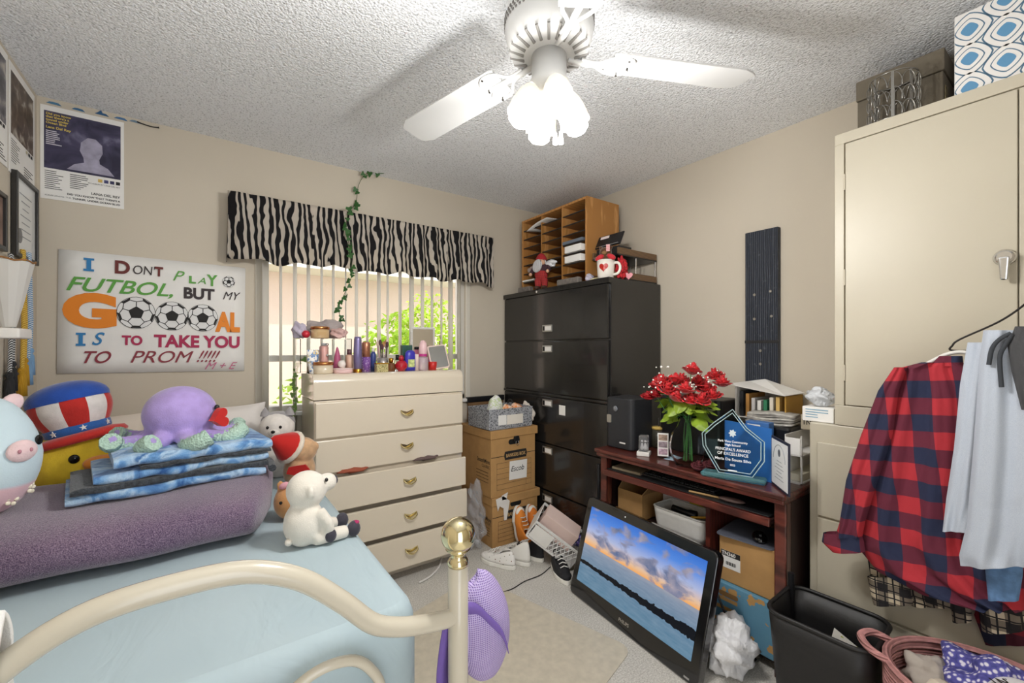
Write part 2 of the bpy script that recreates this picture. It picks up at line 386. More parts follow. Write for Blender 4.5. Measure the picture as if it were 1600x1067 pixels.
# ================================================================== CEILING FAN
FC = Vector((.835, .976, ZC))
fan = thing('ceiling_fan', 'white ceiling fan with a light kit, three bulbs lit', 'ceiling fan', FC)
M_FAN = P('fan_white', '#dcdcdb', .35, vary=(8, .02)); M_FBL = P('fan_blade', '#cfcfce', .45, vary=(5, .03))
MB().lathe([(0, 0), (.072, 0), (.075, -.03), (.062, -.075), (.05, -.11), (0, -.11)], n=28).build('canopy', M_FAN, fan)
mh = MB().lathe([(0, -.10), (.095, -.105), (.128, -.13), (.132, -.16), (.132, -.195), (.128, -.215), (.116, -.255), (.070, -.268), (0, -.268)], n=40).build('motor_housing', M_FAN, fan)
for i in range(22):
    a = 2*PI*i/22; u = Vector((math.cos(a), math.sin(a), 0))
    p0 = u*.118+Vector((0, 0, -.2525)); p1 = u*.076+Vector((0, 0, -.2685))
    if i == 0: vs = MB().tube([p0, p1], .0045, 6).build('vent_slot', P('vent_dark', '#8d8a86', .8), mh)
    else:
        c = vs.copy(); COL.objects.link(c); c.parent = mh; c.rotation_euler = (0, 0, a)
band = MB()
for i in range(60):
    for k in range(3):
        a = 2*PI*(i+.5*(k % 2))/60; band.cbox((.1325*math.cos(a), .1325*math.sin(a), -.165-.010*k), (.003, .006, .006), (0, 0, a))
band.build('vent_band', P('vent_dark2', '#7a7774', .8), mh)['kind'] = 'stuff'
MB().lathe([(0, -.262), (.052, -.262), (.052, -.335), (.058, -.345), (.058, -.375), (.04, -.395), (0, -.395)], n=28).build('switch_housing', M_FAN, fan)
blades = [(102, .70), (-25, .665), (-108, .68)]
for a, r in blades:
    A = Matrix.Rotation(R_(a), 4, 'Z'); T = Matrix.Translation((0, 0, -.262)) @ A
    poly = [(.19, -.055), (.205, -.062), (r-.05, -.070), (r-.02, -.058), (r, -.045), (r, .045), (r-.02, .058), (r-.05, .070), (.205, .062), (.19, .055)]
    MB().slab(poly, -.003, .003, T @ Matrix.Rotation(R_(11), 4, 'X')).build('blade', M_FBL, fan, bevel=.001)
    ir = MB(); B = T @ Matrix.Rotation(R_(11), 4, 'X')
    for s in (-1, 1): ir.tube([B @ Vector(q) for q in spline([(.10, .008*s, -.004), (.15, .012*s, -.010), (.19, .045*s, -.008), (.235, .052*s, -.007), (.26, .03*s, -.007), (.235, .008*s, -.007)], 5)], .0055, 6)
    ir.tube([B @ Vector(q) for q in ((.06, 0, -.004), (.11, 0, -.012), (.17, 0, -.008), (.245, 0, -.007))], .009, 8)
    ir.build('blade_iron', M_FAN, fan)
    for q in ((.235, .05), (.235, -.05), (.25, 0)): MB().cyl(B @ Vector((*q, -.014)), B @ Vector((*q, -.004)), .004, n=8).build('screw', P('screw', '#55524e', .4, .8), fan)
M_SHADE = P('frosted_shade', '#d9d7d2', .35, transl=.3); M_BULB = P('lit_bulb', '#fff', .4, emit='#fff3df', es=9)
M_BOFF = P('unlit_bulb', '#e9e6df', .3)
for i, a in enumerate((250, 340, 160, 70)):
    u = Vector((math.cos(R_(a)), math.sin(R_(a)), 0))
    tilt = Matrix.Translation(u*.045+Vector((0, 0, -.362))) @ Matrix.Rotation(R_(a), 4, 'Z') @ Matrix.Rotation(R_(-24), 4, 'Y')
    MB().lathe([(.014, .015), (.018, -.005), (.026, -.012), (.037, -.035), (.043, -.065), (.045, -.105), (.043, -.105), (.040, -.065), (.034, -.036), (.02, -.014)], n=22, M=tilt).build('lamp_shade', M_SHADE, fan)
    lit = i < 3
    MB().lathe([(.012, -.02), (.014, -.04), (.03, -.075), (.036, -.10), (.033, -.122), (.018, -.134), (0, -.136)], n=18, M=tilt).build('bulb', M_BULB if lit else M_BOFF, fan)
    if lit:
        # one lamp per lit bulb, sitting on the bulb's own tip
        ld = bpy.data.lights.new('bulb_light', 'POINT'); ld.energy = BULB_W; ld.color = (1, .985, .96); ld.shadow_soft_size = .035
        lo = bpy.data.objects.new('bulb_light', ld); COL.objects.link(lo); lo.location = FC+tilt @ Vector((0, 0, -.172))
for q, L in (((.02, -.03), .20), ((.035, .012), .165)):
    pc = MB(); pc.tube([(q[0], q[1], -.385), (q[0], q[1], -.385-L*.55)], .0015, 5).build('pull_chain', M_BRASS, fan)
    MB().lathe([(0, 0), (.004, -.002), (.007, -.025), (.008, -.038), (0, -.042)], (q[0], q[1], -.385-L*.55), 10).build('chain_pull', M_WHT, fan)
# ================================================================== POSTERS, LEFT CORNER
def print_bars(mb, x, z, w, n, dz, h, rg):
    for i in range(n): 
        L = w*rg.uniform(.5, 1); mb.add([(x, -.0014, z-i*dz), (x+L, -.0014, z-i*dz), (x+L, -.0014, z-i*dz+h), (x, -.0014, z-i*dz+h)], [(0, 1, 2, 3)])
    return mb
def rect(mb, x0, z0, x1, z1, y=-.0013): return mb.add([(x0, y, z0), (x1, y, z0), (x1, y, z1), (x0, y, z1)], [(0, 1, 2, 3)])
pz = Vector((-.606, YB-.002, 1.982))
po = thing('album_poster', 'white-bordered album poster with dark violet picture, next to the ceiling corner', 'poster', pz)
MB().box(0, -.001, 0, .282, .001, .424).build('sheet', M_PAPER, po)
rect(MB(), .012, .140, .270, .400).build('picture', P('violet_print', '#3a3550', .5, fn=lambda t: t.ramp(t.noise(9, 3, dist=1), [(.35, '#2a2740'), (.6, '#4a4663'), (.8, '#8f8ba6')])), po)
m = MB(); el = [(.085, .150), (.110, .178), (.142, .192), (.140, .215), (.128, .245), (.132, .285), (.155, .312), (.182, .312), (.204, .288), (.206, .250), (.194, .218), (.196, .198), (.225, .182), (.248, .150)]
m.prism(el, -.0018, -.0012).build('pale_patch', P('pale_print', '#a7a3b8', .6, vary=(30, .2)), po)
m = MB()
for i, s in enumerate(('Did you know', "that there's a", 'tunnel under', 'Ocean Blvd')): m.text(s, .018, .383-.0135*i, .014, -.002, bold=.0004)
m.text('Lana Del Rey', .018, .322, .015, -.002, bold=.0004)
m.build('yellow_lettering', P('yellow_ink', '#e3c862', .6), po)
m = MB(); rg = random.Random(3)
print_bars(m, .018, .308, .055, 8, .0085, .004, rg); m.build('white_lettering', P('white_ink', '#dedbe2', .6), po)
m = MB(); print_bars(m, .014, .126, .06, 10, .0088, .003, rg); print_bars(m, .095, .126, .07, 8, .0088, .003, rg)
m.text('AN ALBUM BY LANA DEL REY', .268, .098, .0085, -.002, 'RIGHT'); m.text('ALBUM LENGTH: 77:43', .014, .014, .0085, -.002)
m.text('LANA DEL REY', .268, .048, .0155, -.002, 'RIGHT', bold=.0003); m.text("DID YOU KNOW THAT THERE'S A", .268, .030, .0118, -.002, 'RIGHT', bold=.0003); m.text('TUNNEL UNDER OCEAN BLVD', .268, .013, .0118, -.002, 'RIGHT', bold=.0003)
m.build('black_lettering', M_INK, po)
for i, c in enumerate(('#d9b861', '#4a4b78', '#34335a', '#1b1a1f')): rect(MB(), .190+.021*i, .112, .205+.021*i, .127, -.002).build('colour_swatch', P('swatch'+c, c, .6), po)
# posters on the left wall (facing +x): local x runs towards the window wall
def left_poster(y0, z0, w, h, label, tone, seed):
    o = thing('wall_poster', label, 'poster', (XL+.002, y0, z0), R_(90), group='posters on the left wall')
    MB().box(0, -.001, 0, w, .001, h).build('sheet', M_PAPER, o)
    rect(MB(), .018, h*.36, w-.018, h*.93).build('picture', P('poster_print'+tone, tone, .5, fn=lambda t: t.ramp(t.noise(16, 4, dist=.6), [(.3, tone), (.55, '#6a5a4c' if seed == 1 else '#77757a'), (.78, '#d9d2c6')])), o)
    m = MB(); rg = random.Random(seed); print_bars(m, .02, h*.31, w*.35, 10, h*.022, .003, rg); print_bars(m, w*.55, h*.16, w*.4, 6, h*.024, .004, rg)
    m.build('lettering', M_INK, o)
    for i, c in enumerate(('#cfc6a8', '#2b2a2a', '#1d1c1c')): rect(MB(), w*.62+.03*i, h*.315, w*.62+.022+.03*i, h*.345, -.002).build('colour_swatch', P('sw'+c, c, .6), o)
left_poster(2.465, 1.985, .30, .43, 'poster with brown curtain picture on the left wall beside the corner', '#3b2f28', 1)
left_poster(2.15, 1.99, .30, .43, 'black and white picture poster cut by the left edge of the photo', '#2b2b2e', 2)
def frame_pic(loc, w, h, label, rotz, name='picture_frame', mat=None, seal=True):
    o = thing(name, label, 'picture frame', loc, rotz)
    f = MB(); t = .016
    f.box(0, -.018, 0, t, 0, h).box(w-t, -.018, 0, w, 0, h).box(t, -.018, 0, w-t, 0, t).box(t, -.018, h-t, w-t, 0, h)
    f.build('frame', P('black_frame', '#2a2826', .35), o, bevel=.002)
    MB().box(t, -.008, t, w-t, -.004, h-t).build('certificate', mat or P('certificate', '#eef0f0', .35, coat=.4), o)
    m = MB(); rg = random.Random(int(w*1000)); 
    for i in range(7): L = w*rg.uniform(.25, .6); rect(m, w/2-L/2, h*(.78-.085*i), w/2+L/2, h*(.78-.085*i)+.004, -.0085)
    m.build('lettering', P('grey_ink', '#8f949a', .6), o)
    if seal: MB().prism([(w*.24+.028*math.cos(a), h*.27+.03*math.sin(a)) for a in [2*PI*i/18 for i in range(18)]], -.0095, -.0082).build('seal', P('grey_seal', '#7d7f84', .4, .4), o)
    return o
frame_pic((XL+.002, 2.485, 1.665), .27, .335, 'black-framed certificate with grey seal below the corner posters', R_(90))
frame_pic((XL+.002, 2.12, 1.66), .27, .21, 'black-framed picture at the left edge below the posters', R_(90), mat=P('brown_photo', '#8c7468', .5, vary=(12, .4)), seal=False)
# honour cords
def cord(y, z0, z1, c1, c2, label, tassel):
    o = thing('honor_cord', label, 'cord', (XL+.018, y, z0), group='honour cords on the left wall')
    mt = P('cord'+c1, c1, .7, fn=lambda t: t.ramp(t.wave(60, 0, t.mapp(t.co(), rot=(.7, .7, 0)), 'Z', 0), [(.35, c1), (.6, c2)]), bump=(0, .6, .003, lambda t: t.wave(60, 0, t.mapp(t.co(), rot=(.7, .7, 0)), 'Z', 0)))
    for dy in (-.012, .012): MB().tube([(0, dy, .10), (.004, dy*1.1, (z1-z0)*.5), (0, dy*.5, z1-z0)], .0065, 8).build('rope', mt, o)
    tm = P('tassel'+tassel, tassel, .8, bump=(0, .5, .003, lambda t: t.wave(120, 1, t.co(), 'Y')))
    for dy, dz in ((-.012, 0), (.014, .04)):
        MB().lathe([(0, .115), (.010, .112), (.013, .10), (.008, .09), (.013, .082), (.015, .04), (.016, 0), (0, 0)], (0, dy, dz), 12).build('tassel', tm, o)
cord(2.625, 1.15, 1.70, '#5f93c4', '#dfe6ea', 'blue and white twisted cord with tassels below the framed certificate', '#7fa8cf')
cord(2.555, 1.11, 1.70, '#c79a2c', '#e6c35c', 'gold twisted cord with gold tassels below the framed certificate', '#c6951f')
cord(2.42, 1.10, 1.66, '#1a1a1c', '#d8d8d8', 'black and white twisted cord at the left edge', '#2a2a2c')
# small white shade on the left wall
ws = thing('wall_sconce', 'white pleated shade on a small white ledge at the left edge', 'sconce', (XL, 2.19, 1.335))
MB().box(0, -.06, 0, .11, .07, .035).build('ledge', M_WHT, ws, bevel=.006)
MB().lathe([(.018, .04), (.035, .12), (.062, .265), (.060, .265), (.032, .12), (.015, .04)], (.068, .01, 0), 14, smooth=False).build('shade', P('white_shade', '#efede9', .7, transl=.4), ws)
MB().tube([(.068+.062*math.cos(a), .01+.062*math.sin(a), .267+.004*math.sin(7*a)) for a in [2*PI*i/28 for i in range(28)]], .003, 6, True).build('trim', P('brown_trim', '#94673a', .8), ws)
MB().cyl((.06, .01, .03), (.066, .01, .07), .012, n=10).build('socket', M_WHT, ws)
# decal strip scraps along the ceiling
for i, (a, b, w_, c) in enumerate(((72, 160, .05, '#4d7fa0'), (112, 170, .045, '#3b6d96'), (148, 177, .05, '#2e5d88'), (178, 184, .05, '#4b76a2'), (202, 189, .045, '#7b92a6'))):
    q = on_y(a, b, YB-.002)
    tag(MB().prism([(0, 0), (w_, -.002), (w_*.8, .008), (w_*.55, .009), (w_*.45, .022 if i == 2 else .010), (w_*.2, .008)], -.001, .0005).build('wall_decal', P('decal'+c, c, .6), loc=q), ('left-end', 'second', 'star-shaped middle', 'fourth', 'right-end')[i]+' blue border scrap above the violet poster', 'decal', 'blue border scraps at the ceiling')
q = on_y(214, 190, YB-.008)
tag(MB().tube(spline([(0, 0, 0), (.03, 0, -.006), (.06, 0, -.008), (.085, 0, -.004)], 4), [.003]*12+[.005], 6).build('cable_stub', M_INK, loc=q), 'short black cable stub at the ceiling line right of the poster', 'cable')
# GOAL poster
g = thing('prom_poster', 'hand-lettered white soccer prom poster on the wall above the bed', 'poster', (-.553, YB-.003, 1.186), rot=(0, R_(.6), 0))
gw, gh = .728, .572
MB().grid(lambda u, v: (u*gw, -.004-.006*math.sin(PI*u)*math.sin(PI*v), v*gh), 10, 8).build('sheet', M_PAPER, g, solid=.001)
def gl(items, col, name):
    for it in items:
        s, x, z, sz = it[:4]; kw = it[4] if len(it) > 4 else {}
        m = MB()
        if s == 'I':
            w_ = kw['width']; h_ = sz*.72; rect(m, x*gw, z*gh, x*gw+w_, z*gh+.010, -.0125); rect(m, x*gw, z*gh+h_-.010, x*gw+w_, z*gh+h_, -.0125); rect(m, x*gw+w_*.28, z*gh+.010, x*gw+w_*.72, z*gh+h_-.010, -.0125)
        else: m.text(s, x*gw, z*gh, sz, -.0125, **kw)
        m.build(name, P('ink'+col, col, .6), g)
B = dict(bold=.0022); S = dict(shear=.35); SB = dict(shear=.35, bold=.001)
def W(w, **k): d = dict(width=w*gw); d.update(k); return d
gl([('I', .115, .84, .085, W(.05, bold=.003)), ('I', .085, .225, .085, W(.045, bold=.003)), ('S', .155, .235, .085, W(.06, **SB))], '#2f82bd', 'blue_lettering')
gl([('D', .26, .845, .085, W(.075, bold=.003)), ("T", .47, .85, .062, W(.045, bold=.003))], '#6e2a26', 'maroon_lettering')
gl([("ON'", .35, .85, .062, W(.115, shear=.1)), ('BUT', .625, .67, .078, W(.18, bold=.003)), ('MY', .855, .68, .062, W(.11, shear=.35))], '#33282a', 'black_lettering')
gl([('P', .56, .82, .075, W(.065, shear=.4)), ('L', .655, .81, .05, W(.04, **B)), ('A', .705, .81, .048, W(.05, shear=.3)), ('Y', .765, .80, .082, W(.065, **B)), ('FUTBOL,', .03, .675, .092, W(.53, shear=.35, bold=.0012))], '#5fa544', 'green_lettering')
gl([('TO', .305, .24, .062, W(.105, bold=.0025)), ('TAKE YOU', .47, .225, .085, W(.50, bold=.003))], '#b02352', 'crimson_lettering')
gl([('TO', .10, .085, .080, W(.13, shear=.4, bold=.001)), ('PROM', .34, .085, .085, W(.34, shear=.35)), ('!!!!!', .70, .09, .085, W(.14, shear=.6, bold=.0008))], '#8e2f3d', 'wine_lettering')
gl([('M + E', .75, .02, .055, W(.20, shear=.5))], '#c46a8c', 'pink_lettering')
gl([('G', .025, .395, .205, W(.255, bold=.012)), ('AL', .825, .385, .135, W(.155, bold=.008))], '#ef8a1d', 'orange_lettering')
def ball(cx, cz, r):
    w_ = MB().prism([(cx+r*math.cos(2*PI*i/28), cz+r*1.08*math.sin(2*PI*i/28)) for i in range(28)], -.0135, -.012).build('soccer_ball_drawing', P('ball_white', '#ebebea', .6), g)
    k = MB()
    pent = [(cx+.42*r*math.sin(2*PI*i/5), cz+.44*r*math.cos(2*PI*i/5)) for i in range(5)]
    k.prism(pent, -.0145, -.0136)
    for i in range(5):
        a = 2*PI*(i+.5)/5; 
        k.prism([(cx+r*q*math.sin(a+b), cz+1.08*r*q*math.cos(a+b)) for q, b in ((.99, -.30), (.99, .30), (.82, .22), (.82, -.22))], -.0145, -.0136)
        b = 2*PI*i/5; 
        for j in (-1, 1):
            p0 = (cx+.42*r*math.sin(b), cz+.44*r*math.cos(b)); p1 = (cx+.72*r*math.sin(b), cz+.75*r*math.cos(b)); p2 = (cx+.86*r*math.sin(b+j*.40), cz+.9*r*math.cos(b+j*.40))
            for (s_, e_) in ((p0, p1), (p1, p2)):
                d = Vector((e_[0]-s_[0], e_[1]-s_[1])).normalized()*.0016; k.prism([(s_[0]-d.y, s_[1]+d.x), (s_[0]+d.y, s_[1]-d.x), (e_[0]+d.y, e_[1]-d.x), (e_[0]-d.y, e_[1]+d.x)], -.0142, -.0136)
    for i in range(28):
        a0, a1 = 2*PI*i/28, 2*PI*(i+1)/28; k.prism([(cx+q*r*math.cos(a), cz+1.08*q*r*math.sin(a)) for q, a in ((1, a0), (1, a1), (.975, a1), (.975, a0))], -.0142, -.0136)
    k.build('ball_markings', M_INK, w_)
ball(.375*gw, .515*gh, .073); ball(.565*gw, .50*gh, .068); ball(.74*gw, .495*gh, .066); ball(.895*gw, .85*gh, .028)
# ================================================================== BED
MZ = .66                                    # top of the mattress
M_BEDM = P('cream_metal', '#d3cbb9', .22, coat=.6)
bed = thing('bed_frame', 'cream metal bed frame with curved footboard and brass ball finial', 'bed', (-.03, .97, 0))
BX = .555
def rail_pts():
    half = [(.0, .878), (.10, .868), (.19, .825), (.27, .752), (.335, .682), (.39, .652), (.45, .634), (.52, .622), (BX, .625)]
    L = [(-x-.02, 0, z) for x, z in reversed(half[1:])]+[(x+.0, 0, z) for x, z in half]
    return spline(L, 6)
MB().tube(rail_pts(), .0215, 14).build('foot_rail', M_BEDM, bed)
for s in (-1, 1):
    x = BX*s-(.02 if s < 0 else 0)
    p = MB().lathe([(0, 0), (.026, 0), (.026, .745), (.024, .748), (0, .748)], (x, 0, 0), 22).build('post', M_BEDM, bed)
    MB().lathe([(0, .745), (.026, .748), (.028, .756), (.022, .766), (.017, .772), (.021, .781), (.032, .790)]+[(.044*math.cos(t), .825+.044*math.sin(t)) for t in [R_(q) for q in range(-50, 91, 10)]], (x, 0, 0), 26).build('finial', M_BRASS, bed)
for cx, s in ((.235, 1), (-.29, -1)):
    MB().tube(spline([(cx-.155, 0, .30), (cx-.15, 0, .45), (cx-.11, 0, .56), (cx-.03, 0, .618), (cx+.05, 0, .618), (cx+.10, 0, .575), (cx+.125, 0, .50), (cx+.13, 0, .30)], 6), .0115, 10).build('hoop', M_BEDM, bed)
MB().cyl((-BX-.02, 0, .30), (BX, 0, .30), .014, n=12).build('lower_rail', M_BEDM, bed)
for s in (-1, 1): MB().box(s*.46-.012, .0, .30, s*.46+.012, 1.80, .345).build('side_rail', M_BEDM, bed)
# mattress with fitted sheet
def sheet(t): return t.ramp(t.noise(2.5, 2), [(.3, '#afc2ca'), (.7, '#b9cad1')])
M_SHEET = P('aqua_sheet', '#c6dcde', .75, fn=sheet, bump=(0, .22, .03, lambda t: t.noise(5, 3, t.mapp(t.co(), scale=(1.6, .7, 1)), 1.2)))
def matt(u, v):
    return None
mt = MB(); X0, X1, Y0, Y1 = -.585, .447, 1.005, 2.79
def sq(p, rx, ry, n=6):
    pass
prof = [(0.0, .0), (.0, .20), (.004, .245), (.014, .272), (.034, .285)]     # inset, height
ring = []
nx, ny = 24, 40
def bed_ring(ins, z):
    r = max(.075-ins, .01); out = []
    for (cx, cy, a0) in ((X1-ins-r, Y1-ins-r, 0), (X0+ins+r, Y1-ins-r, 90), (X0+ins+r, Y0+ins+r, 180), (X1-ins-r, Y0+ins+r, 270)):
        for k in range(9):
            a = R_(a0+90*k/8); out.append((cx+r*math.cos(a), cy+r*math.sin(a), z))
    return out
vs = []; fs = []; rings = [bed_ring(i, .375+h) for i, h in prof]; n = len(rings[0])
for r in rings: vs += r
for k in range(len(rings)-1): fs += [(k*n+i, k*n+(i+1) % n, (k+1)*n+(i+1) % n, (k+1)*n+i) for i in range(n)]
fs.append(tuple(range((len(rings)-1)*n, len(rings)*n))); fs.append(tuple(range(n-1, -1, -1)))
mt.add(vs, fs, True)
tag(mt.build('mattress', M_SHEET), 'mattress under a pale aqua fitted sheet', 'mattress')
for p_ in bpy.data.objects['mattress'].data.polygons[-2:]: p_.use_smooth = False
# soft wrinkles lying in the sheet
# pillows
M_PIL = P('white_pillow', '#efe9e4', .85, bump=(0, .5, .02, lambda t: t.noise(7, 3, None, 1)))
def pillow(loc, rot, w, h, d, label, mat):
    def f(u, v):
        a, b = u*2-1, v*2-1
        e = max(0, (1-abs(a)**3.2)*(1-abs(b)**3.2))**.5
        pin = 1-.05*(abs(a)**2)*(1-abs(b))-.0
        return (a*w/2*(1-.07*(1-abs(b)**2)*abs(a)), e, b*h/2*(1-.09*(1-abs(a)**2)*abs(b)))
    m = MB()
    for s in (-1, 1):
        m.grid(lambda u, v: (lambda q: (q[0], s*q[1]*d/2+.008*sn(q[0]*9, q[2]*9), q[2]))(f(u if s < 0 else 1-u, v)), 20, 14)
    return tag(m.build('pillow', mat, loc=loc, rot=rot), label, 'pillow', 'bed pillows')
pillow((.02, 2.635, .838), (R_(-17), 0, R_(2)), .50, .36, .15, 'white pillow leaning on the wall behind the octopus plush', M_PIL)
pillow((-.405, 2.70, .835), (R_(-14), 0, R_(-3)), .37, .33, .13, 'cream pillow leaning on the wall behind the duck plush', P('cream_pillow', '#e4d9cb', .85, bump=(9, .3, .02)))
# purple fleece
M_PUR = P('purple_fleece', '#5c4563', .95, sheen=.6, fn=lambda t: t.mix(.5, t.ramp(t.noise(420, 2), [(.38, '#33273f'), (.64, '#b49fb0')]), t.ramp(t.noise(5, 3), [(.3, '#594269'), (.7, '#7d6480')])), bump=(300, .7, .006))
def pf(u, v):
    # u along x, v around the roll section
    x = -.565+u*.78; a = 2*PI*v; ca, sa = math.cos(a), math.sin(a)
    ex = .55
    yy = math.copysign(abs(ca)**ex, ca)*.335; zz = math.copysign(abs(sa)**.75, sa)*.083
    if zz > 0: zz *= .98+.04*sn(x*5, yy*6)
    end = 1-max(0, (u-.90)/.10)**2*.55
    yy *= end; zz = zz*(1-max(0, (u-.93)/.07)**2*.5)
    if u < .03: yy *= .9
    return (x+.03*math.sin(yy*5)*u, yy+.012*sn(x*7, zz*9), .083+max(zz, -.083+.0005))
m = MB().grid(lambda u, v: pf(u, 1-v), 60, 40)
m.add([pf(1, 1-j/40) for j in range(40)], [tuple(range(40))], True); m.add([pf(0, 1-j/40) for j in range(40)], [tuple(reversed(range(40)))], True)
tag(m.build('purple_blanket', M_PUR, loc=(0, 1.95, MZ+.001)), 'thick mauve fleece blanket rolled across the bed', 'blanket')
# folded blue throw
M_BLU = P('blue_tiedye', '#4f7fb8', .95, sheen=.5, fn=lambda t: t.ramp(t.noise(11, 4, dist=1.5), [(.32, '#2c5c9c'), (.48, '#6f9fd2'), (.60, '#b3cfe8'), (.72, '#3f6ea8')]), bump=(320, .5, .005))
M_GRY = P('charcoal_sherpa', '#3d4248', .95, sheen=.4, vary=(90, .5), bump=(260, .8, .006))
th = thing('folded_throw', 'folded blue tie-dye throw with charcoal underside on the mauve blanket', 'blanket', (-.075, 1.975, MZ+.168), R_(10))
def fold(z, x0, x1, y0, y1, t, mat, ph):
    def f(u, v):
        a = 2*PI*v; ca, sa = math.cos(a), math.sin(a)
        yy = math.copysign((y1-y0)/2-t/2, ca)+ca*t/2; zz = math.copysign(abs(sa)**.9, sa)*t/2
        k = 1-abs(2*u-1)**14*.25
        return (x0+(x1-x0)*u, (y0+y1)/2+yy*(1-.02*sn(u*4+ph))+.008*sn(u*6, ph), z+t/2+zz*k+.005*sn(u*7, yy*4)+.004*sn(u*11+ph, yy*9))
    m = MB().grid(lambda u, v: f(u, 1-v), 40, 28); m.add([f(1, 1-j/28) for j in range(28)], [tuple(range(28))], True); m.add([f(0, 1-j/28) for j in range(28)], [tuple(reversed(range(28)))], True)
    return m.build('fold', mat, th)
fold(.000, -.29, .24, -.150, .16, .032, M_BLU, 0); fold(.031, -.28, .245, -.152, .16, .021, M_GRY, 1.1); fold(.051, -.23, .25, -.146, .16, .031, M_BLU, 2.3)
fold(.081, -.12, .258, -.152, .16, .015, M_GRY, 3.0); fold(.095, -.185, .262, -.155, .16, .038, M_BLU, 4.2)
MB().tube(spline([(.265, -.14, .012), (.285, -.02, .015), (.268, .14, .012)], 5), .014, 8).build('rolled_edge', M_GRY, th)
# ---------------------------------------------------------------- plush toys
def fur(name, c, s=.5, sc=220, var=.10): return P(name, c, .95, sheen=s, vary=(26, var), bump=(sc, .35, .004))
# octopus
ZT = MZ+.168+.130
oc = thing('octopus_plush', 'lilac octopus plush with mint frilled tentacles and red heart on the folded throw', 'plush toy', (-.075, 2.02, ZT-.004))
M_LIL = fur('lilac_plush', '#b39ddb'); M_MINT = P('mint_knit', '#b9d6c6', .9, bump=(0, .8, .006, lambda t: t.voro(140)))
mb = MB().ell((0, 0, .104), (.114, .110, .104), 24, 16)
tent = []
for i in range(8):
    a = 2*PI*i/8+.2; c, s = math.cos(a), math.sin(a)
    pts = [(.07*c, .07*s, .035), (.115*c, .115*s, .018), (.155*c, .155*s, .017), (.185*math.cos(a+.12), .185*math.sin(a+.12), .030), (.195*math.cos(a+.25), .195*math.sin(a+.25), .045)]
    mb.tube(spline(pts, 4), [.034-.001*k for k in range(17)], 10); tent.append(pts)
mb.build('body', M_LIL, oc, remesh=.007)
for i, pts in enumerate(tent):
    q = [(p[0]*1.03, p[1]*1.03, p[2]-.006) for p in pts[1:]]
    r_ = spline(q, 5); MB().tube(r_, [.026+.006*abs(math.sin(k*1.3)) for k in range(len(r_))], 8).build('frill', M_MINT, oc)
def heart(r, t):
    out = []
    for i in range(26):
        a = 2*PI*i/26; x = 16*math.sin(a)**3; z = 13*math.cos(a)-5*math.cos(2*a)-2*math.cos(3*a)-math.cos(4*a); out.append((x/17*r, z/17*r))
    return out
MB().prism(heart(.038, 0), -.012, .012, Matrix.Translation((.118, -.080, .088)) @ Euler((0, R_(80), R_(40))).to_matrix().to_4x4()).build('heart', M_REDF, oc, bevel=.009, seg=3)
for dx in (.045, .09): MB().ell((dx+.02, -.093+dx*.40, .125), (.009, .006, .011), 10, 6).build('eye', M_BLK, oc)
# duck with star-spangled hat
dk = thing('duck_plush', 'yellow duck plush wearing a red white and blue top hat', 'plush toy', (-.405, 2.465, MZ), R_(15))
M_YEL = fur('yellow_plush', '#fad33c', .3); M_ORA = fur('orange_plush', '#f0963a')
MB().ell((0, 0, .165), (.165, .150, .165), 24, 16).build('body', M_YEL, dk, remesh=.008)
MB().ell((.035, -.155, .192), (.062, .050, .026), 14, 8, rot=(.15, 0, .3)).ell((.035, -.150, .174), (.055, .042, .014), 14, 8, rot=(.1, 0, .3)).build('beak', M_ORA, dk, remesh=.005)
M_BTN = P('shiny_eye', '#161412', .08)
for a in (-.28, .85): MB().ell((.156*math.sin(a), -.142*math.cos(a), .215), (.017, .010, .018), 12, 8, rot=(0, 0, a)).build('eye', M_BTN, dk)
TT = Matrix.Translation((-.012, .0, .285)) @ Euler((R_(-8), R_(-12), 0)).to_matrix().to_4x4() @ Matrix.Scale(.84, 4)
MB().lathe([(0, -.012), (.11, -.02), (.168, -.028), (.176, -.015), (.165, .004), (.11, .018), (0, .02)], n=30, M=TT).build('hat_brim', fur('hat_red', '#c8302a'), dk)
nst = 10
for i in range(nst):
    m = MB(); a0 = 2*PI*i/nst; a1 = 2*PI*(i+1)/nst
    m.grid(lambda u, v: tuple(TT @ Vector((lambda a, r, z: (r*math.cos(a), r*math.sin(a), z))(a0+(a1-a0)*u, (.112+.034*math.sin(PI*min(1, v*.75)))*(1+.025*math.sin(PI*u)), .045+.15*v))), 6, 10)
    m.build('hat_stripe', fur('hat_red', '#c8302a') if i % 2 else fur('hat_white', '#efe9e6'), dk)
MB().lathe([(.150*math.cos(R_(a)), .185+.085*math.sin(R_(a))) for a in range(-8, 91, 14)], n=28, M=TT).build('hat_crown', fur('hat_blue', '#2a55b4'), dk)
hb = MB().lathe([(.112, .012), (.121, .02), (.121, .05), (.114, .056)], n=30, M=TT).build('hat_band', fur('hat_band', '#2f64ad'), dk)
for i in range(7):
    a = 2*PI*i/7+.3; S = TT @ Matrix.Rotation(a, 4, 'Z') @ Matrix.Translation((.1215, 0, .035)) @ Matrix.Rotation(PI/2, 4, 'Z')
    MB().prism([((.015 if k % 2 == 0 else .006)*math.sin(PI*k/5), (.015 if k % 2 == 0 else .006)*math.cos(PI*k/5)) for k in range(10)], -.0025, .002, S).build('star', M_WHT, hb)
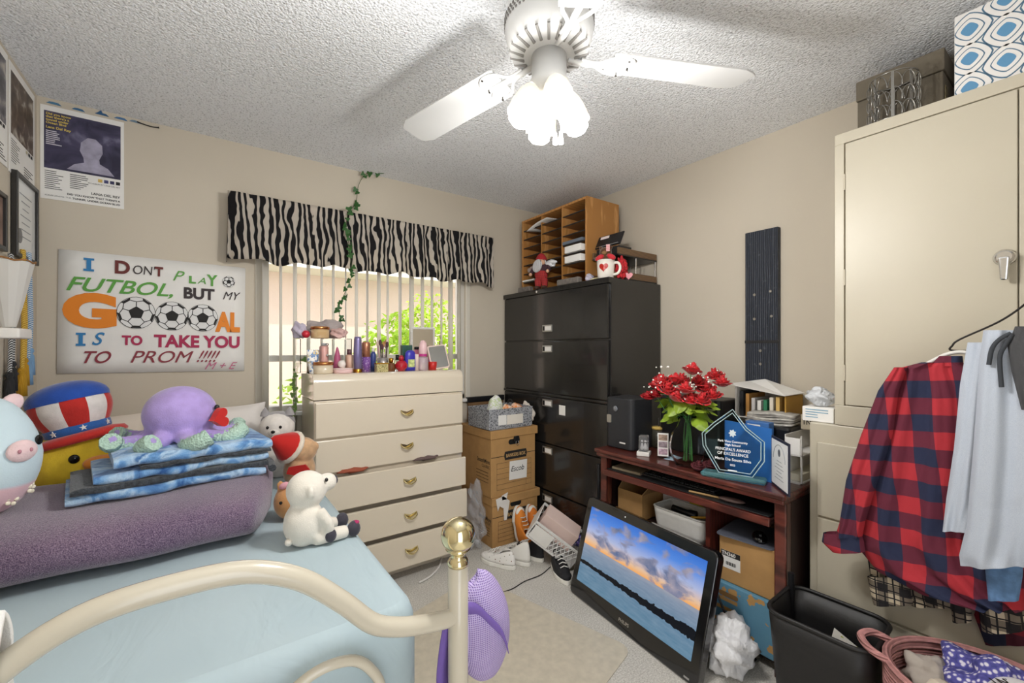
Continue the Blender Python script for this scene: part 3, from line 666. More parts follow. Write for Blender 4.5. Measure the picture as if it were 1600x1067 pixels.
# pale blue pig
pg = thing('pig_plush', 'pale blue egg-shaped pig plush with pink snout at the left end of the bed', 'plush toy', (-.502, 1.85, MZ+.168), R_(34))
MB().ell((0, 0, .168), (.108, .108, .168), 26, 18, warp=lambda v: Vector((v.x*(1-.9*max(0, v.z)*1.0), v.y*(1-.9*max(0, v.z)), v.z))).build('body', P('blue_plush', '#cfe3ec', .9, sheen=.4, fn=lambda t: t.mix(t.ramp(t.m('ADD', t.xyz()[2], t.m('MULTIPLY', t.noise(7, 2), .02)), [(.092, '#000'), (.10, '#fff')]), '#efc9d2', '#cfe3ec'), bump=(240, .3, .003)), pg)
MB().ell((.030, -.103, .185), (.036, .016, .031), 18, 10, rot=(0, 0, .28)).build('snout', fur('pink_plush', '#f0d2d4'), pg)
for dx in (-.012, .014): MB().ell((.030+dx, -.119+dx*.3, .187), (.0042, .004, .006), 8, 6).build('nostril', P('nostril', '#c98e9a', .9), pg)
for dx in (-.038, .078): MB().ell((dx, -.097 if dx < 0 else -.070, .205), (.013, .006, .015), 12, 8, rot=(0, 0, dx*7)).build('eye', M_BTN, pg)
for s in (-1, 1): MB().ell((.048*s, 0, .312), (.024, .012, .030), 12, 8, rot=(0, .5*s, 0)).build('ear', fur('pink_plush', '#f0d2d4'), pg)
for i, (a, z) in enumerate(((-.35, .055), (.30, .045), (-.95, .062), (.85, .065))):
    rr = .106*math.sqrt(max(.1, 1-((z-.168)/.168)**2)); fl = MB()
    for k in range(5):
        t = 2*PI*k/5; fl.ell((rr*1.07*math.sin(a)+.011*math.cos(t)*math.cos(a), -rr*math.cos(a)+.011*math.cos(t)*math.sin(a), z+.011*math.sin(t)), (.006, .003, .006), 8, 5)
    fl.build('flower', P('flower_cream', '#f7efd9', .9), pg)
# white cow plush, sitting, facing +x
cw = thing('cow_plush', 'cream cow plush with dark hooves sitting at the front of the bed', 'plush toy', (.262, 1.535, MZ), R_(8))
M_CRM = fur('cream_plush', '#e9e2d6', .4, 300, .05); M_HOOF = fur('hoof', '#43404a', .3)
body = MB().ell((0, 0, .072), (.062, .062, .076), 20, 14).ell((.008, 0, .178), (.062, .060, .062), 20, 14).ell((.075, 0, .190), (.030, .034, .030), 14, 10)
body.tube([(.03, -.045, .115), (.055, -.062, .075), (.060, -.060, .045)], [.020, .018, .016], 10).tube([(.03, .045, .115), (.055, .062, .075), (.060, .060, .045)], [.020, .018, .016], 10)
body.tube([(.02, -.035, .026), (.08, -.045, .025), (.125, -.048, .024)], [.026, .023, .021], 10).tube([(.02, .035, .026), (.08, .050, .025), (.125, .055, .024)], [.026, .023, .021], 10)
body.ell((.0, -.064, .185), (.012, .010, .022), 10, 6).ell((.0, .064, .185), (.012, .010, .022), 10, 6)
body.build('body', M_CRM, cw, remesh=.006)
for s in (-1, 1):
    MB().ell((.145, .050*s, .026), (.022, .022, .026), 12, 8).build('hoof', M_HOOF, cw)
    MB().ell((.063, .060*s, .030), (.019, .018, .022), 12, 8).build('hoof', M_HOOF, cw)
MB().ell((.152, -.050, .046), (.012, .014, .006), 10, 6).build('pink_pad', P('magenta_pad', '#b03468', .9), cw)
MB().ell((.102, 0, .192), (.006, .016, .014), 10, 6).build('nose', M_HOOF, cw)
for s in (-1, 1): MB().ell((.058, .038*s, .208), (.006, .005, .007), 8, 6).build('eye', M_BTN, cw)
MB().ell((-.052, -.02, .03), .012, 8, 6).build('tail', M_CRM, cw)
# husky plush
hk = thing('husky_plush', 'grey and white husky plush propped by the pillow', 'plush toy', (.295, 2.44, MZ), R_(-18))
M_HG = fur('husky_grey', '#a7a3a4'); M_HW = fur('husky_white', '#ece6df')
MB().ell((0, 0, .10), (.095, .085, .11), 18, 12).ell((0, -.01, .245), (.082, .075, .075), 18, 12).build('body', M_HW, hk, remesh=.007)
MB().ell((0, .012, .268), (.080, .074, .058), 16, 10).build('cap_fur', M_HG, hk)
for s in (-1, 1):
    MB().lathe([(.024, 0), (.018, .02), (0, .045)], (.055*s, 0, .305), 10).build('ear', M_HG, hk)
    MB().ell((.028*s, -.079, .258), (.007, .005, .008), 8, 6).build('eye', M_BTN, hk)
    MB().ell((.075*s, -.06, .15), (.025, .03, .05), 10, 8, rot=(.5, 0, .3*s)).build('paw', M_HW, hk)
MB().ell((0, -.080, .232), (.026, .022, .018), 12, 8).build('muzzle', M_HW, hk); MB().ell((0, -.102, .240), (.010, .007, .008), 8, 6).build('nose', M_BTN, hk)
# bear with red cap
rb = thing('bear_plush', 'brown curly bear plush with a red pointed cap beside the husky', 'plush toy', (.352, 2.17, MZ), R_(-30))
MB().ell((0, 0, .08), (.07, .065, .085), 16, 12).ell((.01, 0, .175), (.068, .062, .06), 16, 12).ell((.065, 0, .19), (.022, .018, .024), 10, 8).ell((-.055, 0, .20), (.022, .018, .024), 10, 8).build('body', fur('tan_curly', '#c9a27c', .6, 90, .25), rb, remesh=.006)
MB().lathe([(.068, 0), (.066, .02), (.045, .055), (.018, .095), (0, .105)], n=16, M=Matrix.Translation((-.028, -.03, .195)) @ Euler((.75, -.75, 0)).to_matrix().to_4x4()).build('cap', M_REDF, rb)
MB().tube([(.066*math.cos(a), .066*math.sin(a), 0) for a in [2*PI*i/18 for i in range(18)]], .012, 8, True).build('cap_trim', fur('ivory_trim', '#e8dccb'), rb, loc=(-.028, -.03, .195), rot=(.75, -.75, 0))
MB().prism([(-.02, -.01), (.05, .0), (.07, -.025), (.03, -.05), (-.03, -.04)], -.07, -.062).build('scarf', M_REDF, rb, loc=(0, .0, .125))
# small brown head
bh = thing('hamster_plush', 'orange and cream hamster plush with pink bow behind the cow plush', 'plush toy', (.265, 1.80, MZ), R_(-20))
MB().ell((0, 0, .066), (.062, .062, .068), 18, 12).ell((-.038, 0, .128), (.016, .010, .018), 10, 8).ell((.038, 0, .128), (.016, .010, .018), 10, 8).build('body', P('hamster', '#d9a878', .95, sheen=.5, fn=lambda t: t.mix(t.ramp(t.m('ADD', t.xyz()[0], t.m('MULTIPLY', t.noise(9), .02)), [(.45, '#000'), (.55, '#fff')]), '#d39a63', '#eadfce'), bump=(200, .3, .004)), bh, remesh=.006)
for s in (-1, 1): MB().ell((.018*s, -.030, .134), (.020, .010, .013), 10, 6, rot=(0, .4*s, 0)).build('bow', P('pink_bow', '#e3a6b2', .9), bh); MB().ell((.024*s, -.058, .08), .006, 8, 6).build('eye', M_BTN, bh)
# towel over the footboard
tw = tag(MB().grid(lambda u, v: (-.40+.155*u, .97+(.030 if v > .5 else -.030)*math.sin(PI*min(1, abs(v-.5)*8)/2)+.006*sn(u*9, v*5), .905-.30*abs(v-.5)*1.6), 10, 40).build('towel', P('striped_towel', '#f0eeea', .9, fn=lambda t: t.ramp(t.m('FRACT', t.m('MULTIPLY', t.xyz()[2], 6)), [(.46, '#f0eeea'), (.47, '#5273a8'), (.50, '#f0eeea'), (.52, '#5273a8'), (.55, '#f0eeea')], True), bump=(260, .4, .003)), solid=.006), 'white towel with thin blue stripes over the footboard at the left edge', 'towel')
# lilac mesh bag on the post
bgm = P('lilac_mesh', '#b9a3da', .85, fn=lambda t: t.ramp(t.m('MAXIMUM', t.wave(60, 0, None, 'X', 0), t.wave(60, 0, None, 'Z', 0)), [(.55, '#9079bd'), (.8, '#cdbce8')]), bump=(0, .5, .003, lambda t: t.m('MAXIMUM', t.wave(60, 0, None, 'X', 0), t.wave(60, 0, None, 'Z', 0))))
M_STR = P('purple_webbing', '#7d63b5', .8, bump=(200, .4, .002))
hb = thing('mesh_bag', 'lilac mesh bag with purple straps hanging on the bed post', 'bag', (.60, 1.00, .38))
def bagf(u, v):
    a = 2*PI*v; w_ = .085*math.sin(PI*(.0005+.999*u))**.5; d_ = .052*math.sin(PI*(.0005+.999*u))**.5
    return (.005+w_*math.cos(a)+.035*u, .012+d_*math.sin(a)*.9, .30-.30*u+.015*math.cos(a)*(1-u))
MB().grid(lambda u, v: bagf(u, v), 24, 26).build('pouch', bgm, hb, solid=.003)
for pts in ([(-.07, -.035, .255), (-.03, -.043, .245), (.01, -.04, .20), (.05, -.042, .15), (.07, -.04, .10)], [(-.09, -.02, .25), (-.10, -.005, .15), (-.10, .01, .05), (-.09, .0, -.05)], [(-.07, .005, .255), (-.02, .03, .24), (.03, .035, .21), (.05, .02, .17)]):
    P_ = spline(pts, 6); mm = MB()
    vs = []; 
    for i, p in enumerate(P_): vs += [p+Vector((.0, 0, .016)), p+Vector((.006, 0, -.016))] if abs(P_[-1].x-P_[0].x) > .05 else [p+Vector((-.016, 0, 0)), p+Vector((.016, 0, 0))]
    mm.add(vs, [(2*i, 2*i+1, 2*i+3, 2*i+2) for i in range(len(P_)-1)], True).build('strap', M_STR, hb, solid=.003)
# ================================================================== DRESSER
DX0, DX1, DY0, DZ = .452, 1.312, 2.375, 1.168
dr = thing('dresser', 'glossy cream five-drawer dresser under the window', 'dresser', ((DX0+DX1)/2, DY0, 0))
hw = (DX1-DX0)/2
MB().box(-hw, .0, .06, hw, .335, 1.03).box(-hw+.02, .03, 0, hw-.02, .32, .06).build('carcass', M_CREAM, dr, bevel=.004)
prof = [(0, 1.035), (0, 1.12)]+[(.048-.048*math.cos(R_(a)), 1.12+.048*math.sin(R_(a))) for a in range(10, 91, 10)]+[(.343, 1.168), (.343, 1.035)]
m = MB(); n = len(prof); vs = [(-hw-.004, y-.008, z) for y, z in prof]+[(hw+.004, y-.008, z) for y, z in prof]
m.add(vs, [tuple(range(n)), tuple(range(2*n-1, n-1, -1))]+[(i, n+i, n+(i+1) % n, (i+1) % n) for i in range(n)]).build('top', M_CREAM, dr, bevel=.002)
dz = [(1.022, .838, .0), (.826, .652, .0), (.634, .462, .040), (.442, .272, .055), (.250, .078, .065)]
for i, (z1, z0, out) in enumerate(dz):
    sk = R_((0, 0, .9, .9, .9)[i])
    d = MB().box(-hw+.004, -.020-out, z0, hw-.004, -out, z1).build('drawer', M_CREAM, dr, bevel=.005)
    if out: MB().box(-hw+.03, -out, z0+.02, hw-.03, .30, z1-.045).build('drawer_box', P('drawer_wood', '#6a4b34', .8), d)
    h = MB(); c = (.06 if i < 2 else .06); zc = (z0+z1)/2+.005
    h.tube(spline([(c-.035, -.022-out, zc+.012), (c-.030, -.036-out, zc-.002), (c, -.042-out, zc-.014), (c+.030, -.036-out, zc-.002), (c+.035, -.022-out, zc+.012)], 6), [.003+.0025*math.sin(PI*k/24) for k in range(25)], 8)
    h.build('handle', P('pale_brass', '#dccb98', .18, 1), d)
    MB().prism([(c-.038+.0, zc+.016), (c-.03, zc-.004), (c, zc-.016), (c+.03, zc-.004), (c+.038, zc+.016), (c, zc+.004)], -.023-out, -.020-out).build('handle_plate', M_BRASS, d)
for i, (x, z, c) in enumerate(((.18, .655, '#6d5a58'), (-.24, .652, '#a85a42'), (.22, .462, '#b9aa95'), (.05, .27, '#8a2f3a'))):
    tag(MB().ell((0, 0, 0), (.085, .030, .012), 14, 8, warp=lambda v: v+Vector((0, 0, .006*sn(v.x*60, v.y*50)))).build('garment_edge', P('garment'+c, c, .9, bump=(60, .5, .01)), loc=(dr.location.x+x, DY0-.012-.004*i, z)), ('grey-brown', 'rust-orange', 'beige', 'dark red')[i]+' garment peeking out of an open dresser drawer', 'clothing', 'garments caught in the drawers')
# ================================================================== THINGS ON THE DRESSER
DT = DZ
def dpos(px, y): r = ray(px, 560); return Vector((r.x/r.y*y, y, DT))
def hpx(n, y, px): r = ray(px, 560); return n/FP*(y/r.y)
def bottle(name, label, cat, px, y, prof, mat, n=18, cap=None, capmat=None, group=None, sx=1, sy=1, extra=None):
    p = dpos(px, y); o = thing(name, label, cat, p, group=group)
    MB().lathe(prof, n=n, sx=sx, sy=sy).build('body', mat, o)
    if cap: MB().lathe(cap, n=n, sx=sx, sy=sy).build('cap', capmat, o)
    return o
# clear drawer organiser
p = dpos(506, 2.60); ao = thing('acrylic_organizer', 'clear acrylic drawer organizer on the left end of the dresser', 'organizer', p)
aw, ad, ah = .27, .15, .19
MB().box(-aw/2, -ad/2, 0, aw/2, ad/2, .004).box(-aw/2, -ad/2, ah-.004, aw/2, ad/2, ah).box(-aw/2, -ad/2, .004, -aw/2+.004, ad/2, ah-.004).box(aw/2-.004, -ad/2, .004, aw/2, ad/2, ah-.004).build('shell', M_ACR, ao)
for i in range(3):
    d_ = MB().box(-aw/2+.008, -ad/2-.004, .010+.060*i, aw/2-.008, -ad/2, .062+.060*i).build('drawer', M_ACR, ao)
    MB().ell((0, -ad/2-.010, .036+.060*i), (.008, .006, .008), 10, 6).build('knob', M_CHROME, d_)
cn = [('#cfa27a', 'tan'), ('#8aa86b', 'green'), ('#b58bb0', 'mauve')]
for i, (c, nm) in enumerate(cn):
    tag(MB().lathe([(0, 0), (.014, 0), (.016, .02), (.012, .032), (0, .034)], n=12).build('cosmetic_pot', P('pot'+c, c, .4), loc=p+Vector((-.07+.07*i, .01, .0045))), nm+' pot inside the clear organizer', 'cosmetics', 'pots in the clear organizer')
zt = p.z+ah
o = thing('candle_jar', 'amber candle jar with copper lid on top of the clear organizer', 'candle', (dpos(500, 2.56).x, 2.56, zt))
MB().lathe([(0, 0), (.046, 0), (.048, .006), (.048, .050), (0, .050)], n=24).build('jar', P('amber_jar', '#d9b98a', .15, coat=.5), o); MB().lathe([(0, .050), (.050, .050), (.050, .062), (.046, .066), (0, .066)], n=24).build('lid', P('copper_lid', '#c58450', .25, .9), o)
MB().box(-.022, -.0495, .016, .022, -.0485, .036).build('label', P('tan_label', '#cda873', .6), o)
def crumple(name, label, cat, loc, r, mat, seed=0, amp=.22, group=None, fr=1.0):
    rg = random.Random(seed); ph = [rg.uniform(0, 6) for _ in range(6)]
    def w(v):
        n_ = Vector((v.x/r[0], v.y/r[1], v.z/r[2]))
        k = 1+amp*(math.sin(n_.x*4*fr+ph[0]+n_.y*3)+math.sin(n_.y*5*fr+ph[1]-n_.z*4)+math.sin(n_.z*6*fr+ph[2]+n_.x*5))*.5
        q = 1-abs(math.sin(n_.x*7*fr+n_.z*5+ph[3])); q2 = 1-abs(math.sin(n_.y*6*fr-n_.x*5+n_.z*4+ph[4])); k *= 1+amp*.28*(q*q+q2*q2-.7)
        z = max(v.z*k, -r[2]*.98)
        return Vector((v.x*k, v.y*k, z))
    return tag(MB().ell((0, 0, r[2]), r, 52, 32, warp=w).build(name, mat, loc=loc, smooth=True), label, cat, group)
crumple('scarf', 'lilac and grey scarf heaped on the clear organizer behind the candle', 'scarf', (dpos(506, 2.655).x, 2.655, zt), (.10, .05, .052), P('grey_scarf', '#b3a8a6', .95, vary=(14, .2), bump=(50, .5, .01)), 2)
crumple('cloth_bag', 'pale lilac cloth pouch slumping over the left of the clear organizer', 'pouch', (dpos(468, 2.60).x, 2.60, zt-.002), (.035, .045, .045), P('lilac_pouch', '#c9c0d2', .95, bump=(40, .5, .01)), 5)
crumple('pink_cloth', 'pink and beige scrunchies to the right of the amber candle', 'scrunchie', (dpos(529, 2.57).x, 2.57, zt), (.045, .035, .030), P('blush_cloth', '#d8b4ae', .95, vary=(20, .2)), 9)
tag(MB().ell((0, 0, .022), .021, 16, 10).build('red_ball', P('red_gloss', '#c9283a', .3), loc=(dpos(478, 2.545).x, 2.545, zt)), 'small red ball left of the amber candle', 'ball')
# front row, left to right
o = thing('cream_tube', 'white and blue squeeze tube standing at the left dresser corner', 'tube', dpos(489, 2.47))
MB().grid(lambda u, v: (math.cos(2*PI*u)*(.020+.012*v), math.sin(2*PI*u)*.019*(1-v*.93), .012+.115*v), 20, 8, closed_u=True).build('body', P('tube_print', '#e9ecef', .35, fn=lambda t: t.ramp(t.noise(34, 2, dist=1.5), [(.42, '#f0efe9'), (.5, '#3f78b5'), (.58, '#e9c96a'), (.64, '#eef0f0')], True)), o); MB().lathe([(0, 0), (.018, 0), (.018, .014), (0, .014)], n=16).build('cap', M_WHT, o)
bottle('pink_bottle', 'coral pink tall bottle behind the wide candle jar', 'bottle', 506, 2.54, [(0, 0), (.024, 0), (.025, .01), (.024, .14), (.020, .148), (0, .15)], P('coral', '#dfa9a0', .35), cap=[(0, .15), (.012, .15), (.012, .165), (0, .165)], capmat=M_WHT)
o = thing('wide_candle', 'wide clear candle jar with copper lid at the dresser front', 'candle', dpos(505, 2.455))
MB().lathe([(0, 0), (.047, 0), (.050, .006), (.050, .046), (0, .046)], n=26).build('jar', P('pale_wax', '#e2d3b8', .15, coat=.6), o); MB().lathe([(0, .046), (.052, .046), (.052, .058), (.048, .063), (0, .063)], n=26).build('lid', MATS['copper_lid'], o)
bottle('cone_brush', 'magenta cone-shaped makeup sponge holder', 'makeup', 527, 2.50, [(0, 0), (.020, 0), (.022, .03), (.016, .09), (.006, .135), (0, .145)], P('magenta', '#b8587f', .4))
bottle('low_pink_jar', 'low pink round tin at the dresser front', 'tin', 536, 2.445, [(0, 0), (.048, 0), (.050, .004), (.050, .02), (0, .02)], P('blush_tin', '#edc7c4', .35), cap=[(0, .02), (.051, .02), (.051, .026), (0, .028)], capmat=P('blush_lid', '#f1d6d2', .3))
tag(MB().ell((0, 0, .021), .021, 18, 12).build('white_ball', P('pearl', '#efe6df', .25), loc=dpos(534, 2.445)+Vector((0, 0, .028))), 'pearl white round lip balm on the pink tin', 'lip balm')
bottle('peach_bottle', 'peach square bottle with dark cap beside the pink tin', 'bottle', 546, 2.52, [(0, 0), (.022, 0), (.022, .095), (.012, .10), (0, .10)], P('peach', '#e9bfa6', .3), n=4, cap=[(0, .10), (.014, .10), (.014, .13), (0, .13)], capmat=P('dark_cap', '#6d4b50', .3))
bottle('violet_spray', 'tall silvery violet body spray with gold base', 'spray can', 559, 2.475, [(0, 0), (.022, 0), (.022, .018), (.0225, .0181), (.023, .125), (.020, .185), (.018, .20), (0, .202)], P('violet_metal', '#8f86b4', .3, .5), cap=[(.0235, .0), (.0235, .018), (.0225, .019)], capmat=M_GOLD)
bottle('copper_spray', 'bottle with copper top and purple patterned base', 'bottle', 572, 2.50, [(0, 0), (.025, 0), (.025, .085), (0, .085)], P('purple_dots', '#7d4f9d', .35, fn=lambda t: t.ramp(t.voro(120), [(.25, '#d9c3de'), (.4, '#7d4f9d')])), cap=[(.0, .085), (.023, .085), (.023, .165), (.018, .172), (0, .172)], capmat=P('copper_cap', '#c08467', .3, .6))
bottle('navy_bottle', 'slim navy bottle right of the copper-topped bottle', 'bottle', 583, 2.52, [(0, 0), (.016, 0), (.016, .10), (.01, .115), (0, .115)], P('navy', '#3b4a8a', .3), cap=[(0, .115), (.009, .115), (.009, .135), (0, .135)], capmat=M_WHT)
bc = thing('brush_cup', 'cup packed with makeup brushes near the middle of the dresser', 'brush cup', dpos(598, 2.55))
MB().lathe([(0, 0), (.030, 0), (.033, .08), (.030, .08), (.027, .004), (0, .004)], n=20).build('cup', P('cup_silver', '#b8b3b2', .25, .6), bc)
rg = random.Random(11)
for i in range(9):
    a = rg.uniform(0, 6.28); t = Vector((math.cos(a)*.028, math.sin(a)*.018, rg.uniform(.13, .165)))
    b_ = MB().tube([(math.cos(a)*.012, math.sin(a)*.012, .006), t], .003, 6).build('brush_handle', P('handle%d' % (i % 3), ('#d9c9c2', '#2b2524', '#c98fa0')[i % 3], .35), bc)
    MB().ell(t+Vector((0, 0, .012)), (.010, .008, .018), 10, 6).build('bristles', P('bristle%d' % (i % 3), ('#c8925e', '#5e3f46', '#e5ccc0')[i % 3], .95), b_)
o = thing('gold_box', 'small gold filigree box at the dresser front', 'box', dpos(596, 2.44)); MB().box(-.034, -.02, 0, .034, .02, .045).build('box', P('gold_box', '#c9b877', .35, .4, fn=lambda t: t.ramp(t.noise(90, 3, dist=2), [(.4, '#8f8a55'), (.55, '#e3d6a0')])), o, bevel=.003); MB().box(-.036, -.022, .045, .036, .022, .052).build('lid', M_GOLD, o, bevel=.002)
bottle('amber_perfume', 'squat amber glass perfume beside the gold box', 'perfume', 611, 2.50, [(0, 0), (.024, 0), (.028, .02), (.020, .045), (.008, .05), (0, .05)], P('amber_gl', '#8a5a3a', .1, trans=.4), cap=[(0, .05), (.012, .05), (.014, .075), (0, .08)], capmat=M_GOLD)
bottle('red_perfume', 'red apple-shaped perfume bottle', 'perfume', 627, 2.47, [(0, 0), (.020, 0), (.036, .020), (.038, .038), (.026, .058), (.012, .062), (0, .062)], P('red_glass', '#b8182b', .08, coat=.6), cap=[(0, .062), (.013, .062), (.016, .078), (.010, .092), (0, .094)], capmat=P('red_glass', '#b8182b', .1))
o = thing('green_box', 'dark green perfume carton standing behind the blue deodorant', 'box', dpos(635, 2.56)); MB().box(-.032, -.02, 0, .032, .02, .155).build('carton', P('dk_green', '#2f5a4f', .4), o, bevel=.002); MB().box(-.022, -.0206, .05, .022, -.020, .062).build('label', P('pale_label', '#c9d2c4', .5), o)
bottle('glass_perfume', 'clear square perfume bottle with black cap', 'perfume', 621, 2.56, [(0, 0), (.022, 0), (.022, .06), (.008, .064), (0, .064)], M_ACR, n=4, cap=[(0, .064), (.012, .064), (.012, .095), (0, .095)], capmat=M_BLK)
o = bottle('blue_deodorant', 'royal blue deodorant stick with green label', 'deodorant', 641, 2.475, [(0, 0), (.032, 0), (.034, .02), (.034, .085), (.030, .110), (.018, .122), (0, .124)], P('royal', '#3b37b0', .3), sy=.55)
MB().box(-.020, -.0200, .022, .020, -.0190, .068).build('label', P('lime_label', '#c4cf8a', .5, vary=(60, .4)), o)
bottle('white_tube', 'slim blush pink tube between the deodorant and the pump bottle', 'tube', 651, 2.47, [(0, 0), (.013, 0), (.013, .055), (.0135, .056), (.0135, .10), (0, .10)], P('blush_t', '#ecd6cd', .35))
bottle('clear_pump', 'clear pink-domed lotion bottle with magenta band', 'bottle', 661, 2.46, [(0, 0), (.028, 0), (.031, .008), (.031, .072), (.022, .082), (0, .084)], P('clear_pink', '#e6d2da', .1, trans=.5), cap=[(0, .082), (.024, .084), (.024, .10), (.0245, .101), (.026, .13), (.022, .165), (.012, .182), (0, .185)], capmat=P('pink_dome', '#efc9cb', .3))
MB().lathe([(.0246, .086), (.0252, .088), (.0252, .100), (.0246, .102)], n=18).build('band', P('mag_band', '#c43b8a', .3), bpy.data.objects['clear_pump'])
bottle('magenta_bottle', 'magenta bottle with clear cap behind the small mirror', 'bottle', 674, 2.56, [(0, 0), (.020, 0), (.020, .095), (.010, .11), (0, .11)], P('magenta_b', '#cf4fb5', .25), cap=[(0, .11), (.012, .11), (.012, .135), (0, .135)], capmat=M_ACR)
bottle('red_jar', 'short bright red jar beside the small mirror', 'jar', 676, 2.48, [(0, 0), (.026, 0), (.027, .05), (.022, .052), (0, .052)], P('red_plastic', '#cf2f2b', .35))
bottle('pink_figure', 'small pink and black figurine bottle under the big mirror', 'bottle', 651, 2.57, [(0, 0), (.022, 0), (.024, .04), (.018, .08), (.02, .10), (.014, .13), (0, .135)], P('pink_plastic', '#e58aa8', .35), cap=[(0, .128), (.016, .128), (.016, .145), (0, .147)], capmat=M_BLK)
o = thing('vanity_mirror', 'upright vanity mirror with bulb dots behind the bottles', 'mirror', dpos(661, 2.65)+Vector((0, 0, 0)), R_(-8))
MB().box(-.083, .0, .055, .083, .012, .275).build('frame', P('mirror_frame', '#d9d6d0', .3), o, bevel=.006); MB().box(-.068, -.001, .068, .068, .0, .262).build('glass', P('mirror', '#e9e6e0', .03, 1), o)
MB().cyl((0, .006, 0), (0, .006, .06), .008, n=10).lathe([(0, 0), (.06, 0), (.058, .008), (0, .010)], (0, .006, 0), 20).build('stand', P('mirror_frame', '#d9d6d0', .3), o)
for s in (-1, 1):
    for k in range(5): MB().ell((.0755*s, -.002, .085+.04*k), (.004, .003, .004), 8, 5).build('bulb_dot', M_WHT, o)
o = thing('tablet_mirror', 'small pink-framed folding mirror leaning at the right end of the dresser', 'mirror', dpos(689, 2.46), R_(-6))
MI = Matrix.Translation((0, 0, .004)) @ Matrix.Rotation(R_(-16), 4, 'X') @ Matrix.Rotation(R_(-7), 4, 'Y')
MB().prism([(x, z+.08) for x, z in rnd_poly(.125, .155, .016)], -.006, .006, MI).build('frame', P('pink_frame', '#ecd5cb', .3), o, bevel=.002); MB().prism([(x, z+.08) for x, z in rnd_poly(.108, .138, .010)], -.0072, -.006, MI).build('glass', P('grey_mirror', '#b9b9b6', .12, .8), o)
MB().prism([(x, z+.032) for x, z in rnd_poly(.08, .062, .012)], .052, .056, Matrix.Rotation(R_(16), 4, 'X')).build('stand', P('pink_frame', '#ecd5cb', .3), o)
# ================================================================== BLACK FILING CABINET
M_FILE = P('black_steel', '#1f1e1e', .24, coat=.4, bump=(25, .06, .004), vary=(4, .3))
FX, FY0, FY1, FH = 1.924, 1.71, 2.80, 1.72
fc = thing('filing_cabinet', 'tall black five-drawer lateral filing cabinet in the corner', 'filing cabinet', (FX, FY1, 0), R_(-90))
fw = FY1-FY0
MB().box(0, .02, 0, fw, .495, FH).build('body', M_FILE, fc, bevel=.004)
MB().box(-.002, -.004, FH-.03, fw+.002, .03, FH+.004).build('top_edge', M_FILE, fc, bevel=.003)
zs = [(1.362, 1.686), (.996, 1.352), (.648, .968), (.322, .640), (.03, .314)]
lz = [1.442, 1.300, .925, .598, .265]
for (z0, z1), l in zip(zs, lz):
    d = MB().box(.012, 0, z0, fw-.012, .022, z1).build('drawer', M_FILE, fc, bevel=.004)
    h = MB().box(.485, -.006, l-.024, .585, .001, l+.024).build('label_holder', P('nickel', '#b9b7b2', .3, .8), d, bevel=.002)
    MB().box(.515, -.0075, l-.015, .578, -.006, l+.015).build('label', M_PAPER, h); MB().box(.492, -.0075, l-.015, .510, -.006, l+.015).build('latch', M_DRK, h)
MB().box(0, .0, .975, fw, .02, .990).build('seam_strip', M_FILE, fc, bevel=.003)
MB().cyl((.42, -.006, FH-.014), (.42, 0, FH-.014), .009, n=12).build('lock', M_CHROME, fc)
MB().box(.655, -.0015, .86, .715, -.0003, .925).build('sticker', M_PAPER, fc)
# wooden pigeonhole organizer
M_OAK = P('oak', '#c08d4c', .5, fn=lambda t: t.ramp(t.wave(9, 5, t.mapp(t.co(), scale=(1, 1, .22)), 'X', 3, 1.5), [(.25, '#a8743a'), (.6, '#c8955a'), (.9, '#b98045')]), coat=.15)
M_OAKD = P('oak_dark', '#8a5f35', .6, vary=(8, .15)); M_SEDGE = P('shelf_edge', '#26221f', .6)
ph = thing('mail_organizer', 'oak pigeonhole mail organizer on top of the black cabinet', 'organizer', (2.0, 2.664, FH+.004), R_(-90))
pw, pd, phh = .70, .31, .565
MB().box(0, 0, 0, .016, pd, phh).build('side_panel', M_OAK, ph, bevel=.002); MB().box(pw-.016, 0, 0, pw, pd, phh).build('side_panel', M_OAK, ph, bevel=.002)
MB().box(.016, 0, phh-.016, pw-.016, pd, phh).build('top_panel', M_OAK, ph, bevel=.002); MB().box(.016, 0, 0, pw-.016, pd, .016).build('bottom_panel', M_OAK, ph, bevel=.002)
MB().box(.016, pd-.006, .016, pw-.016, pd, phh-.016).build('back_panel', M_OAKD, ph)
cw_ = (pw-.032)/3
for i in (1, 2): MB().box(.016+cw_*i-.005, .002, .016, .016+cw_*i+.005, pd-.006, phh-.016).build('divider', M_OAK, ph)
NR = 8; s0 = None
for i in range(3):
    for k in range(1, NR):
        x0 = .016+cw_*i+.005; z = .016+(phh-.032)/NR*k
        if s0 is None:
            s0 = MB().box(0, .010, -.002, cw_-.010, pd-.006, .002).build('shelf', M_OAKD, ph); e0 = MB().box(0, .004, -.0035, cw_-.010, .010, .0035).build('shelf_edge', M_SEDGE, s0); s, e = s0, e0
        else:
            s = s0.copy(); COL.objects.link(s); s.parent = ph; e = e0.copy(); COL.objects.link(e); e.parent = s
        s.location = (x0, 0, z)
def in_ph(col, row, x, w, h, d, mat, name, label, cat, y=.01, tilt=0, group=None):
    loc = ph.matrix_basis @ Vector((.016+cw_*col+x, y, .016+(phh-.032)/NR*row+.0045))
    return tag(MB().box(0, 0, 0, w, d, h).build(name, mat, loc=loc, rot=(0, tilt, R_(-90)), bevel=.001), label, cat, group)
in_ph(2, 3, .05, .15, .045, .2, M_PAPER, 'paper_stack', 'white envelope stack in the right column of the organizer, upper one', 'paper', y=-.02, group='envelope stacks in the organizer')
in_ph(2, 2, .05, .15, .045, .2, M_PAPER, 'paper_stack', 'white envelope stack in the right column of the organizer, lower one', 'paper', y=-.02, group='envelope stacks in the organizer')
in_ph(0, 1, .02, .14, .012, .2, M_PAPER, 'loose_papers', 'loose papers in the lower left slot of the organizer', 'paper', y=-.02)
